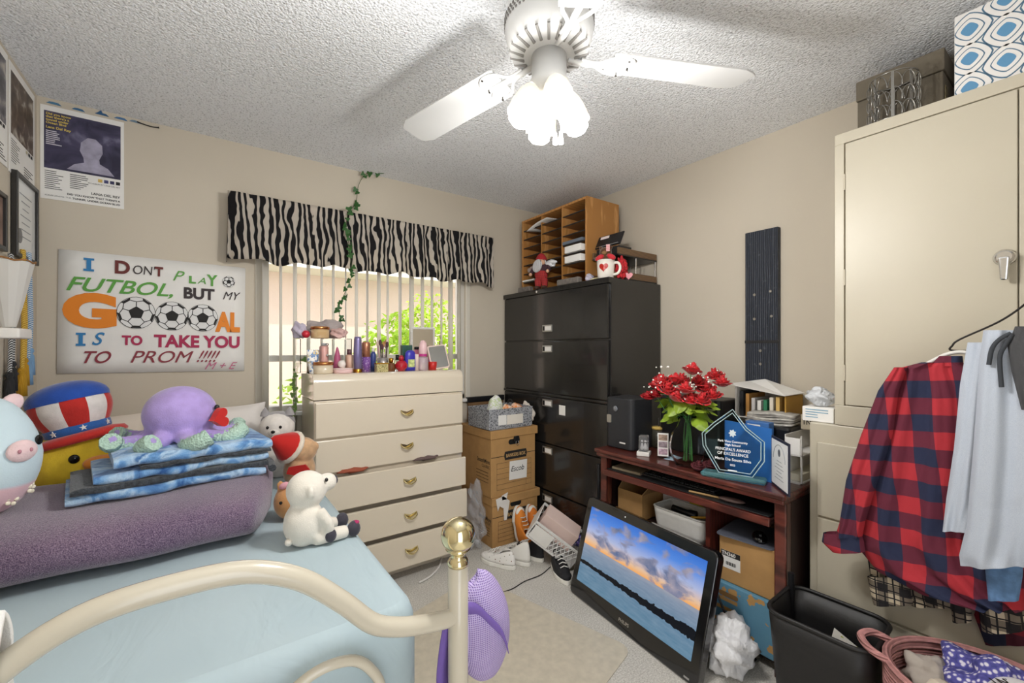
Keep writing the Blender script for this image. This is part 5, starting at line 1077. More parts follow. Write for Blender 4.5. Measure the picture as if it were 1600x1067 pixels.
MB().box(-.032, -.032, 0, .032, .032, .022).build('base', M_WHT, cq, bevel=.003); MB().box(-.024, -.024, .022, .024, .024, .105).build('crystal', P('crystal', '#ffffff', .03, trans=.9, ior=1.4), cq, bevel=.007)
for i in range(2): MB().ell((-.008+.016*i, 0, .075), .006, 8, 6).lathe([(.004, .065), (.009, .04), (.007, .03), (0, .03)], (-.008+.016*i, 0, 0), 8).build('etched_figure', P('etch', '#e6e6ea', .7), cq)
jr = thing('straw_jar', 'glass tumbler with bamboo lid and straw behind the crystal block', 'tumbler', dsk(1028, 699), 0)
MB().lathe([(0, 0), (.030, 0), (.034, .02), (.034, .105), (.032, .105), (.030, .004), (0, .004)], n=20).build('glass', P('smoke_glass', '#7d7a6a', .08, trans=.7), jr); MB().lathe([(0, .105), (.036, .105), (.036, .118), (0, .12)], n=20).build('lid', P('bamboo', '#d3b25e', .5), jr); MB().cyl((.006, 0, .05), (.010, 0, .165), .004, n=8).build('straw', P('straw_dark', '#3d3b38', .4), jr)
ps = thing('photo_strip_stand', 'clear stand holding a photo booth strip next to the crystal block', 'photo frame', dsk(1036, 716), R_(-55))
MB().box(-.030, -.004, 0, .030, .004, .135).build('stand', M_ACR, ps); MB().box(-.026, -.0052, .012, .026, -.0042, .13).build('strip', M_PAPER, ps)
for k in range(3): MB().box(-.021, -.0060, .020+.036*k, .021, -.0052, .050+.036*k).build('photo', P('photo%d' % k, ('#b79aa8', '#8f7f86', '#a88f7d')[k], .5, vary=(70, .5)), ps)
# vase with roses
VC = dsk(1074, 727); vz = thing('rose_vase', 'clear glass vase on the desk', 'vase', VC)
MB().lathe([(0, 0), (.050, 0), (.056, .006), (.078, .055), (.084, .095), (.072, .150), (.044, .200), (.040, .215), (.052, .243), (.048, .243), (.036, .215), (.040, .198), (.067, .148), (.079, .095), (.073, .056), (.050, .012), (0, .012)], n=32).build('glass', P('vase_glass', '#ffffff', .01, trans=1, ior=1.10, spec=.9), vz)
def rose(m, c, r, seed):
    rg = random.Random(seed)
    up = Vector((rg.uniform(-.5, .5), rg.uniform(-.6, .1), 1)).normalized(); u, w, _ = frame(up)
    for L in range(4):
        npet = (3, 4, 5, 6)[L]; rr = r*(.28, .50, .76, 1.0)[L]; lean = (.05, .25, .55, .95)[L]
        for k in range(npet):
            a = 2*PI*k/npet+L*.7+rg.uniform(-.15, .15); W_ = 2*PI/npet*.68; g = []
            for j in range(4):
                for i in range(5):
                    s = (i/4-.5)*2; t = j/3; rad = rr*(.30+.70*math.sin(min(1, t*1.25)*PI*.5))*(1+lean*.22*max(0, t-.5)*2); h = r*(1.45-.22*L)*t-r*.28*lean*max(0, t-.66)*3-r*.10*abs(s)*t
                    an = a+s*W_*(.45+.55*math.sin(PI*min(1, .25+t*.6)))*.8
                    g.append(c+u*(rad*math.cos(an))+w*(rad*math.sin(an))+up*(h))
            m.add(g, [(j*5+i, j*5+i+1, (j+1)*5+i+1, (j+1)*5+i) for j in range(3) for i in range(4)], True)
M_ROSE = P('rose_red', '#c4171f', .6, sheen=.3, vary=(60, .25)); M_RDK = P('rose_deep', '#a3131d', .6, vary=(60, .3))
M_LEAF = P('rose_leaf', '#93b035', .45, vary=(30, .35), transl=.15); M_STEM = P('rose_stem', '#3f7a3a', .6)
bq = thing('rose_bouquet', 'bouquet of red fabric roses with green leaves in the glass vase', 'bouquet', VC+Vector((0, 0, .016)))
rpx = [(1080, 572), (1118, 580), (1053, 588), (1092, 590), (1040, 600), (1070, 602), (1088, 592), (1093, 617), (1115, 612), (1023, 595), (1022, 608), (1011, 612), (1030, 585), (1066, 588), (1104, 600), (1050, 612), (1078, 618), (1128, 592), (1035, 590)]
rg = random.Random(4); dv = dep(VC)
for i, (a, b) in enumerate(rpx):
    dd = dv+(-.06, .05, -.03, .02, -.05, -.08, .06, -.08, -.04, .05, .02, .04, .08, .03, 0, -.06, -.07, .0, -.02)[i]
    c = ray(a, b+4)*dd+Vector((0, 0, HC))-Vector(bq.location)
    m = MB(); rose(m, c-Vector((0, 0, .025)), .040 if i not in (9, 10, 11, 12) else .030, i); m.build('rose', M_ROSE if i not in (9, 10, 11, 12) else M_RDK, bq, solid=.0008)
    if i % 2 == 0: MB().tube(spline([c, c*.55+Vector((0, 0, .04)), Vector((rg.uniform(-.010, .010), rg.uniform(-.010, .010), .19)), Vector((-c.x*.16, -c.y*.16, .004))], 5), .0019, 6).build('stem', M_STEM, bq)
def leafm(L, w): return MB().grid(lambda u, v: ((u-.5)*2*w*math.sin(PI*min(.97, .08+v*.92))**.8, v*L, .012*math.sin(v*PI)-abs(u-.5)*.012+.004*math.sin(v*14)*(abs(u-.5)*2)), 6, 8)
l0 = None
for i in range(40):
    a = rg.uniform(0, 2*PI); z = rg.uniform(.215, .315); r0 = rg.uniform(.015, .055)
    if l0 is None: l0 = leafm(.095, .032).build('leaf', M_LEAF, bq); l = l0
    else: l = l0.copy(); COL.objects.link(l); l.parent = bq
    l.location = (r0*math.cos(a), r0*math.sin(a), z); l.rotation_euler = (rg.uniform(-.7, .35), rg.uniform(-.5, .5), a-PI/2); l.scale = [rg.uniform(.8, 1.15)]*3
fw_ = MB()
for i in range(60):
    a, b = rg.choice(rpx); q = ray(a+rg.uniform(-14, 14), b+rg.uniform(-16, 12))*(dv+rg.uniform(-.11, .02))+Vector((0, 0, HC))-Vector(bq.location); fw_.ell(q, rg.uniform(.003, .006), 6, 4)
fw_.build('filler_blossom', P('white_blossom', '#f1eee6', .8), bq)['kind'] = 'stuff'
tag(MB().slab([(-.035, -.03), (.03, -.045), (.045, .02), (-.02, .035)], 0, .0015).build('blue_note', P('blue_paper', '#b9d3e6', .7), loc=dsk(1050, 717), rot=(0, 0, .4)), 'pale blue paper slip beside the vase', 'paper')
for i, (a, b) in enumerate(((1091, 733), (1109, 731))):
    q = dsk(a, b+3); o = thing('dried_rose', ('left', 'right')[i]+' dried dark red rose in front of the vase', 'dried flower', q, group='dried roses')
    m = MB(); rose(m, Vector((0, 0, .012)), .028, 60+i); m.build('petals', P('dried_red', '#5a1f26', .8, vary=(60, .4)), o, solid=.001); MB().ell((0, 0, .016), (.026, .024, .016), 12, 8).build('calyx', P('dried_deep', '#4a1a20', .85), o)
tag(MB().box(-.045, -.002, 0, .045, .002, .12).build('acrylic_photo_holder', M_ACR, loc=dsk(1106, 724), rot=(R_(-6), 0, R_(-55))), 'empty clear acrylic photo holder behind the vase', 'photo holder')
# glass award
aw_ = thing('glass_award', 'faceted glass award plaque on a glass base at the front of the desk', 'award', (1.846, .945, KH), R_(-72))
M_AWG = P('award_glass', '#d9f1f2', .02, trans=1, ior=1.18, spec=.6)
MB().slab([(-.125, -.032), (.125, -.032), (.125, .032), (-.125, .032)], 0, .022).build('base', P('aqua_glass', '#8fd0d8', .04, trans=.75, ior=1.3), aw_, bevel=.007, seg=1)
MB().prism([(-.055, .022), (.075, .022), (.118, .095), (.118, .175), (.055, .225), (.0, .300), (-.075, .235), (-.122, .185), (-.118, .13)], -.010, .010).build('plaque', M_AWG, aw_, bevel=.004, seg=1)
apl = [(-.055, .022), (.075, .022), (.118, .095), (.118, .175), (.055, .225), (.0, .300), (-.075, .235), (-.122, .185), (-.118, .13)]
for k_, y_ in ((1.0, -.009), (.90, -.0105)): MB().tube([(x*k_, y_, .15+(z-.15)*k_) for x, z in apl], .0022, 4, True).build('facet_edge', P('facet_white', '#d3eef0', .1, trans=.3), aw_)
et = P('etched_white', '#f2f6f8', .6); m = MB()
for s_, z, sz, wd_ in (('Park Vista Community', .158, .013, .115), ('High School', .143, .013, .06), ("PRINCIPAL'S AWARD", .122, .017, .135), ('OF EXCELLENCE', .103, .017, .12), ('Maria De Souza Silva', .080, .016, .14), ('2023', .058, .011, .02)):
    MB().text(s_, -wd_/2, z, sz, -.0112, width=wd_, bold=.0003).build('etched_lettering', et, aw_)
MB().prism([(.0+.016*math.cos(2*PI*k/14)*(1 if k % 2 else .62), .198+.018*math.sin(2*PI*k/14)*(1 if k % 2 else .62)) for k in range(14)], -.0114, -.0108).build('etched_crest', P('etched_soft', '#d6e2e8', .6), aw_); rect(MB(), -.018, .036, .018, .041, -.0112).build('etched_mark', et, aw_)
# diploma folder
df = thing('diploma_folder', 'open blue diploma folder standing behind the award, certificate leaf turned outward', 'diploma folder', (1.925, .822, KH))
a1 = math.atan2(.702-.822, 1.79-1.925)
MB().box(0, -.003, 0, .178, .003, .20).build('certificate_leaf', P('navy_cover', '#23263a', .5), df, rot=(0, 0, a1)); lf = df.children[0]
MB().box(.008, -.0042, .010, .170, -.003, .190).build('certificate', P('certificate2', '#eceef0', .5), lf)
CM2 = Matrix.Identity(4)
m = MB()
for k in range(6): L = .05+.02*((k*7) % 3); m.add([tuple(CM2 @ Vector(v)) for v in ((.089-L/2, -.0050, .11-.014*k), (.089+L/2, -.0050, .11-.014*k), (.089+L/2, -.0050, .1125-.014*k), (.089-L/2, -.0050, .1125-.014*k))], [(0, 1, 2, 3)])
m.build('lettering', P('grey_ink', '#8f949a', .6), lf)
MB().prism([(.089+.012*math.cos(2*PI*k/14), .145+.015*math.sin(2*PI*k/14)) for k in range(14)], -.0052, -.0044, CM2).build('seal', P('grey_seal', '#7d7f84', .4, .4), lf)
ar = MB(); arc = [(.089+.060*math.cos(t), .115+.062*math.sin(t)) for t in [PI*k/16 for k in range(17)]]
ar.tube([tuple(CM2 @ Vector((x, -.0048, z))) for x, z in arc], .0012, 4).build('arched_title', P('grey_ink', '#8f949a', .6), lf)
MB().box(0, -.003, 0, .245, .003, .225).build('blue_leaf', P('royal_blue_leaf', '#2f6fbd', .5), df, rot=(0, 0, math.atan2(.235, .07)))
# stuff at the back of the desk
tag(MB().slab(rnd_poly(.20, .36, .03), 0, .30).build('computer_tower', P('matte_black', '#1a1a1c', .45), loc=(2.18, 1.305, KH), bevel=.01), 'black computer case behind the rose vase', 'computer')
pr = thing('printer', 'black printer carrying paper piles at the right back of the desk', 'printer', (2.06, 1.03, KH), R_(-90))
MB().box(0, 0, 0, .222, .34, .215).build('body', M_BLK, pr, bevel=.012, seg=3); MB().box(.02, -.006, .06, .20, 0, .12).build('paper_slot', M_DRK, pr)
tag(MB().box(0, 0, 0, .10, .05, .235).build('blue_toner_box', P('blue_card', '#3f6fae', .5, vary=(4, .1)), loc=(1.995, .965, KH), rot=(0, 0, R_(-90)), bevel=.003), 'upright blue cardboard box between award and printer', 'box')
tag(MB().box(0, -.001, 0, .055, 0, .028).build('white_sticker_card', M_PAPER, loc=(1.994, .955, KH+.195), rot=(0, 0, R_(-90))), 'white sticker on the upright blue box', 'sticker')
PZ = KH+.216
fb = thing('file_holder', 'white cardboard file holder with folders on top of the printer', 'file box', (2.20, 1.115, PZ), R_(-90))
M_WCB = P('white_card', '#e8e4de', .7, vary=(8, .05))
MB().prism([(0, 0), (.008, 0), (.008, .16), (0, .16)], 0, .19).build('side', M_WCB, fb); MB().prism([(.23, 0), (.236, 0), (.236, .12), (.23, .12)], 0, .19).build('side', P('amber_card', '#d6a84e', .7, transl=.3), fb)
MB().add([(-.03, -.03, .165), (.24, -.02, .125), (.245, .19, .128), (.06, .19, .185), (-.02, .19, .17)], [(0, 1, 2, 3, 4)]).build('top_sheet', M_PAPER, fb, solid=.002)
MB().box(0, .186, 0, .236, .19, .12).build('back', M_WCB, fb); MB().box(0, 0, 0, .236, .19, .004).build('base', M_WCB, fb)
for i, (c, h_) in enumerate((('#2a2a2c', .13), ('#b98544', .12), ('#c7c3c0', .10), ('#e6e3de', .09), ('#2f7a55', .095), ('#dfd6c6', .11), ('#d8b36a', .115))): MB().box(.020+.028*i, .01, .004, .036+.028*i, .18, h_).build('folder', P('folder'+c, c, .7), fb)
npz = thing('newspaper_pile', 'folded newspapers piled in front of the file holder', 'newspaper', (2.07, 1.0, PZ), R_(-84))
for i in range(5): MB().grid(lambda u, v: (u*.19, v*.12+.006*i, .006+.009*i+.003*math.sin(u*7+i)), 10, 3).build('newspaper', P('newsprint%d' % (i % 2), ('#b9b5ae', '#8f8b86')[i % 2], .9, vary=(50, .25)), npz, solid=.008, rot=(0, 0, .03*i-.06))
wt = thing('white_paper_tray', 'white paper tray stand at the right end of the desk', 'paper tray', (1.99, .800, KH), R_(-90))
MB().box(0, 0, .115, .062, .30, .120).build('shelf', M_WHT, wt); MB().box(.0, 0, .120, .003, .30, .20).build('side', M_WHT, wt); MB().box(.059, 0, .0, .062, .012, .20).build('leg', M_WHT, wt); MB().box(.059, .288, 0, .062, .30, .20).build('leg', M_WHT, wt); MB().box(0, 0, 0, .003, .30, .115).build('side', M_WHT, wt); MB().box(0, 0, .0, .062, .30, .006).build('shelf', M_WHT, wt)
MB().box(.004, -.004, .121, .058, .0, .19).build('front', M_WHT, wt)
tag(MB().box(0, 0, 0, .05, .22, .03).build('envelope_stack', P('cream_paper', '#e3dcc6', .8), loc=(2.01, .795, KH+.0065), rot=(0, 0, R_(-90)), bevel=.002), 'cream envelopes on the lower level of the white tray', 'paper')
t7 = thing('small_toner_box', 'tan toner carton marked TN760 behind the white tray', 'box', (2.15, .800, KH+.205), R_(-90))
MB().box(0, 0, 0, .085, .14, .065).build('box', P('tan_carton', '#b9ae98', .75), t7, bevel=.002); MB().text('TN760', .006, .022, .032, -.001, bold=.0008, width=.072).build('lettering', M_INK, t7)
# ================================================================== BOARD ON THE RIGHT WALL
wbd = thing('wooden_plank', 'dark blue-black weathered plank leaning on the right wall above the desk', 'plank', (2.395, 1.16, KH), R_(-90))
M_PLK = P('charred_wood', '#2e3440', .6, fn=lambda t: t.mix(t.ramp(t.noise(45, 3), [(.62, '#000'), (.72, '#fff')]), t.ramp(t.wave(30, 4, t.mapp(t.co(), scale=(1, 1, .08)), 'X', 3, 2), [(.2, '#1e222b'), (.6, '#363d4b'), (.95, '#272c36')]), '#4d5158'), bump=(0, .6, .004, lambda t: t.wave(30, 4, t.mapp(t.co(), scale=(1, 1, .08)), 'X', 3, 2)))
MB().box(0, 0, 0, .165, .032, 1.19).build('board', M_PLK, wbd, bevel=.003)
MB().box(-.001, -.0015, .59, .166, 0, .605).build('strap_mark', M_INK, wbd)
for q in ((.05, .85), (.05, .72), (.13, .86), (.135, .73), (.08, .55), (.08, .48)): MB().cyl((q[0], -.004, q[1]), (q[0], 0, q[1]), .007, n=10).build('nail', P('rusty', '#8f8a80', .5, .5), wbd)
# ================================================================== BEIGE CABINETS
lf_ = thing('lateral_file', 'beige steel lateral file supporting the tall cabinet', 'filing cabinet', (1.953, .70, 0), R_(-90))
MB().box(0, .012, 0, 1.0, .47, 1.008).build('body', M_BEIGE, lf_, bevel=.004)
for z0, z1 in ((.648, .935), (.345, .640), (.05, .337)):
    d = MB().box(.030, 0, z0, .97, .014, z1).build('drawer', M_BEIGE, lf_, bevel=.003); MB().box(.40, -.004, z1-.045, .60, .001, z1-.015).build('pull', P('beige_dark', '#b3a98f', .4), d, bevel=.002)
tc = thing('tall_cabinet', 'beige steel wardrobe cabinet with chrome handle standing on the lateral file', 'cabinet', (1.965, .616, 1.010), R_(-90))
MB().box(0, .012, 0, .915, .46, 1.108).build('body', M_BEIGE, tc, bevel=.004)
MB().box(0, 0, 1.068, .915, .014, 1.108).box(0, 0, 0, .915, .014, .075).box(0, 0, .075, .030, .014, 1.068).box(.885, 0, .075, .915, .014, 1.068).build('face_frame', M_BEIGE, tc, bevel=.002)
for x0, x1 in ((.034, .456), (.459, .881)): MB().box(x0, -.001, .079, x1, .013, 1.064).build('door', M_BEIGE, tc, bevel=.002)
for z in (.20, .56, .92): MB().cyl((.032, -.002, z-.03), (.032, -.002, z+.03), .0035, n=8).build('hinge', M_BEIGE, tc)
h = MB().lathe([(0, 0), (.024, 0), (.025, .008), (.018, .020), (0, .022)], n=24, M=Matrix.Translation((.432, -.001, .565)) @ Matrix.Rotation(R_(90), 4, 'X')).build('handle_boss', M_CHROME, tc)
MB().prism([(.420, .565), (.444, .565), (.440, .495), (.424, .495)], -.036, -.020).build('handle', M_CHROME, tc, bevel=.005, seg=3); MB().cyl((.432, -.030, .565), (.432, -.018, .565), .016, n=16).build('handle_hub', M_CHROME, h)
mbx = thing('tissue_carton', 'small white printed carton on the beige file beside the cabinet', 'box', (1.985, .733, 1.009), R_(-90)); MB().box(0, 0, 0, .108, .09, .058).build('box', M_PAPER, mbx, bevel=.002); pm = MB(); print_bars(pm, .012, .046, .08, 4, .010, .003, random.Random(2)); pm.build('print', P('teal_ink', '#6ba0bd', .6), mbx)
crumple('plastic_bag', 'crumpled clear plastic bag on the small white carton', 'plastic bag', (2.03, .685, 1.068), (.045, .045, .038), P('plastic_film', '#e9edf2', .2, alpha=.75, bump=(40, 1, .02)), 17, .22)
# on top of the cabinet
TZ = 1.010+1.109
pb = thing('patterned_box', 'white storage box with blue ogee pattern on top of the tall cabinet', 'box', (2.0, .298, TZ), R_(-90))
MB().box(0, 0, 0, .36, .30, .27).build('box', P('box_white', '#ece9e6', .7), pb, bevel=.003)
def ogee(m, cx, cz, w, h, y0):
    pts = []
    for k in range(32):
        t = 2*PI*k/32; c, s = math.cos(t), math.sin(t)
        r = 1/(abs(c)**1.4+abs(s)**1.4)**(1/1.4); pts.append((cx+w*c*r, cz+h*s*r))
    pts = [(min(max(x, .001), .359), min(max(z, .001), .269)) for x, z in pts]
    return m.prism(pts, y0, y0+.0006)
M_OG = P('ogee_blue', '#5f95bd', .7); M_OGL = P('ogee_line', '#52738c', .7); M_OGW = P('box_white', '#ece9e6', .7)
for r in range(4):
    for c in range(5):
        cx = .035+.078*c; cz = .02+.094*r+(.047 if c % 2 else 0)
        if cx > .35 or cz > .262: continue
        for k, (s_, mt_, y0) in enumerate(((.052, M_OGL, -.0010), (.048, M_OGW, -.0016), (.034, M_OGL, -.0022), (.031, M_OGW, -.0028), (.020, M_OG, -.0036))): ogee(MB(), cx, cz, s_, s_*1.05, y0).build('ogee_motif', mt_, pb)
gbx = thing('grey_storage_box', 'taupe storage box with lid behind the wire basket on the cabinet', 'box', (2.12, .588, TZ), R_(-90))
M_TAU = P('taupe_fabric', '#6d6557', .85, bump=(120, .3, .003), vary=(10, .1)); MB().box(0, 0, 0, .245, .28, .165).build('box', M_TAU, gbx, bevel=.003); MB().box(-.004, -.004, .168, .249, .284, .245).build('lid', M_TAU, gbx, bevel=.003)
MB().box(.2455, .02, .07, .248, .05, .12).build('label_holder', M_BRASS, gbx)
wk = thing('wire_basket', 'round wire basket with looped sides lying in front of the taupe box', 'basket', (2.045, .462, TZ))
M_WIRE = P('steel_wire', '#9b9994', .25, .9); R0 = .068
for z in (.004, .165): MB().tube([(R0*math.cos(t), R0*math.sin(t), z) for t in [2*PI*k/30 for k in range(30)]], .0022, 6, True).build('ring', M_WIRE, wk)
for lvl in range(3):
    pts = []
    for k in range(200):
        t = 2*PI*k/200; pts.append(((R0+.006*math.sin(t*11))*math.cos(t+.10*math.sin(t*11)), (R0+.006*math.sin(t*11))*math.sin(t+.10*math.sin(t*11)), .033+.050*lvl+.025*math.cos(t*11)))
    MB().tube(pts, .0016, 5, True).build('loops', M_WIRE, wk)
for k in range(8): a = 2*PI*k/8+.2; MB().box(-.004, -.001, .004, .004, .001, .165, Matrix.Translation((R0*math.cos(a), R0*math.sin(a), 0)) @ Matrix.Rotation(a+PI/2, 4, 'Z')).build('strip', M_WIRE, wk)
# ================================================================== CLOTHES ON THE CABINET
def plaid(name, a, b, c, n, line=None):
    def f(t):
        v = t.mapp(t.co(), rot=(R_(4), 0, 0)); x, y, z = t.xyz(v); d = t.m('MULTIPLY', t.noise(6, 2), .012)
        sy = t.m('GREATER_THAN', t.m('FRACT', t.m('MULTIPLY', t.m('ADD', y, d), n)), .5); sz = t.m('GREATER_THAN', t.m('FRACT', t.m('MULTIPLY', t.m('ADD', z, d), n)), .5)
        r_ = t.mix(sy, t.mix(sz, a, b), t.mix(sz, b, c))
        if line: l = t.m('MAXIMUM', t.m('GREATER_THAN', t.m('FRACT', t.m('MULTIPLY', y, n*2.5)), .82), t.m('GREATER_THAN', t.m('FRACT', t.m('MULTIPLY', z, n*2.5)), .82)); r_ = t.mix(l, r_, line)
        return r_
    return P(name, a, .9, fn=f, bump=(0, .5, .02, lambda t: t.noise(9, 3, t.mapp(t.co(), scale=(1, 1, .45)), .8)))
def drape(rows, x, thick, fold, nf, seed, holes=None):
    """rows: (py, left px, right px) from top to bottom, lying in the plane x; a closed shell with vertical folds"""
    rg = random.Random(seed); ph = rg.uniform(0, 6); N = 34; K = []
    for i in range(len(rows)-1):
        for k in range(5):
            t = k/5; K.append([rows[i][j]*(1-t)+rows[i+1][j]*t for j in range(3)])
    K.append(list(rows[-1])); m = MB()
    def pt(u, j, back):
        py, l, r = K[j]; p = on_x(l+(r-l)*u, py, x); v = j/(len(K)-1)
        e = 1-abs(2*u-1)**6
        f_ = (fold*(.35+.65*v))*(math.sin(u*nf*2*PI+ph+1.6*math.sin(v*3))+.4*math.sin(u*nf*4.7*PI+v*4+ph))
        return (p.x+(thick*e*.5 if back else -thick*e*.5)+f_, p.y, p.z)
    J = len(K)-1
    m.grid(lambda u, v: pt(u, int(round(v*J)), False), N, J); m.grid(lambda u, v: pt(1-u, int(round(v*J)), True), N, J)
    for j in range(J):
        m.add([pt(0, j, 0), pt(0, j+1, 0), pt(0, j+1, 1), pt(0, j, 1)], [(0, 1, 2, 3)], True); m.add([pt(1, j, 0), pt(1, j, 1), pt(1, j+1, 1), pt(1, j+1, 0)], [(0, 1, 2, 3)], True)
    return m
def cloth(name, parts, label, cat, x):
    """parts: list of (part name, mesh builder, material). origin moved onto the garment"""
    o = thing(name, label, cat, on_x(1500, 700, x)); L = Vector(o.location)
    for pn, m, mt in parts:
        m.v = [tuple(Vector(v)-L) for v in m.v]; m.build(pn, mt, o)
    return o
M_RP = plaid('red_plaid', '#b32e38', '#662236', '#232a47', 9.5); M_BP = plaid('beige_plaid', '#cdbfa5', '#7d7264', '#221f22', 17, '#1c1b1d')
M_RP2 = plaid('dark_red_plaid', '#7d1f2a', '#4a1526', '#1c2036', 9.5)
cloth('red_plaid_shirt', [('shirt_body', drape([(566, 1440, 1502), (576, 1402, 1530), (620, 1388, 1560), (700, 1362, 1590), (780, 1345, 1602), (850, 1332, 1606), (895, 1370, 1610), (930, 1440, 1612), (950, 1515, 1612)], 1.85, .05, .016, 3.5, 2), M_RP),
    ('sleeve', drape([(574, 1397, 1418), (610, 1372, 1405), (680, 1345, 1395), (750, 1322, 1372), (815, 1312, 1352), (838, 1304, 1348)], 1.825, .05, .006, 1.5, 3), M_RP),
    ('cuff', drape([(832, 1286, 1345), (846, 1284, 1350), (862, 1300, 1352)], 1.825, .045, .003, 1, 4), M_RP), ('collar', drape([(556, 1468, 1504), (572, 1452, 1506)], 1.84, .03, .002, 1, 5), M_RP)], 'red and navy buffalo plaid shirt hanging on the tall cabinet', 'shirt', 1.855)
cloth('beige_plaid_shirt', [('shirt_body', drape([(600, 1470, 1600), (760, 1400, 1606), (850, 1352, 1608), (915, 1362, 1612), (948, 1430, 1612)], 1.915, .035, .006, 3, 6), M_BP), ('tail', drape([(930, 1485, 1520), (972, 1488, 1518)], 1.90, .02, .002, 1, 7), M_BP),
    ('cuff', drape([(940, 1528, 1606), (985, 1534, 1600)], 1.885, .05, .004, 1.2, 8), M_BP), ('sleeve', drape([(900, 1355, 1428), (945, 1365, 1426)], 1.895, .03, .003, 1, 12), M_BP)], 'black and beige checked shirt hanging behind the red plaid one', 'shirt', 1.915)
cloth('wine_plaid_shirt', [('shirt_tail', drape([(900, 1540, 1620), (960, 1522, 1625), (1008, 1540, 1625)], 1.938, .012, .002, 2, 9), M_RP2)], 'dark wine plaid shirt tail lowest at the right edge', 'shirt', 1.938)
M_DEN = P('light_denim', '#b9c2cf', .9, fn=lambda t: t.mix(t.ramp(t.noise(900, 2), [(.4, '#000'), (.6, '#fff')]), '#b3bccb', '#c3cad5'), bump=(0, .5, .02, lambda t: t.noise(8, 3, t.mapp(t.co(), scale=(1, 1, .5)), .8)))
M_DEN2 = P('mid_denim', '#5f82ad', .9, vary=(60, .2), bump=(12, .4, .01))
cloth('light_jeans', [('leg', drape([(535, 1512, 1548), (600, 1500, 1545), (700, 1490, 1540), (780, 1478, 1535), (830, 1473, 1520)], 1.795, .022, .006, 1.2, 20), M_DEN), ('leg', drape([(516, 1536, 1600), (560, 1530, 1612), (700, 1520, 1625), (820, 1510, 1625), (868, 1498, 1625), (885, 1500, 1625)], 1.765, .03, .011, 1.5, 21), M_DEN)], 'pale blue jeans folded over the hanger at the right edge', 'jeans', 1.80)
cloth('blue_jeans', [('leg', drape([(840, 1535, 1600), (900, 1540, 1598), (938, 1544, 1592)], 1.805, .02, .003, 1, 22), M_DEN2)], 'mid blue denim leg showing below the pale jeans', 'jeans', 1.805)
gs = cloth('grey_shorts', [('fabric', drape([(510, 1586, 1625), (540, 1574, 1625), (580, 1580, 1625), (640, 1596, 1628)], 1.745, .025, .004, 1.2, 23), P('grey_jersey', '#4a4a4c', .95, bump=(200, .3, .003)))], 'charcoal shorts with drawstrings hung over the pale jeans', 'shorts', 1.745)
L = Vector(gs.location)
for pts in ([(1580, 520), (1562, 530), (1550, 545), (1545, 570)], [(1582, 522), (1570, 540), (1562, 560), (1565, 605)]):
    MB().tube(spline([on_x(a, b, 1.738)-L for a, b in pts], 5), .005, 8).build('drawstring', P('charcoal_cord', '#3c4046', .9), gs)
hg = thing('wire_hanger', 'black wire clothes hanger hung from the tall cabinet', 'hanger', on_x(1560, 510, 1.90)); L = Vector(hg.location)
MB().tube(spline([on_x(a, b, x)-L for a, b, x in ((1640, 430, 1.93), (1612, 462, 1.92), (1598, 478, 1.90), (1560, 503, 1.89), (1500, 530, 1.885), (1488, 540, 1.885), (1486, 547, 1.885), (1520, 548, 1.885), (1620, 546, 1.885))], 6), .0028, 8).build('wire', P('black_wire', '#2a2624', .35, .5), hg)
hg2 = thing('plastic_hanger', 'white plastic hanger inside the red plaid shirt', 'hanger', on_x(1495, 552, 1.87)); L = Vector(hg2.location)
MB().tube(spline([on_x(a, b, 1.87)-L for a, b in ((1420, 585), (1455, 565), (1485, 552), (1515, 552), (1560, 570))], 6), .006, 8).build('bar', M_WHT, hg2)
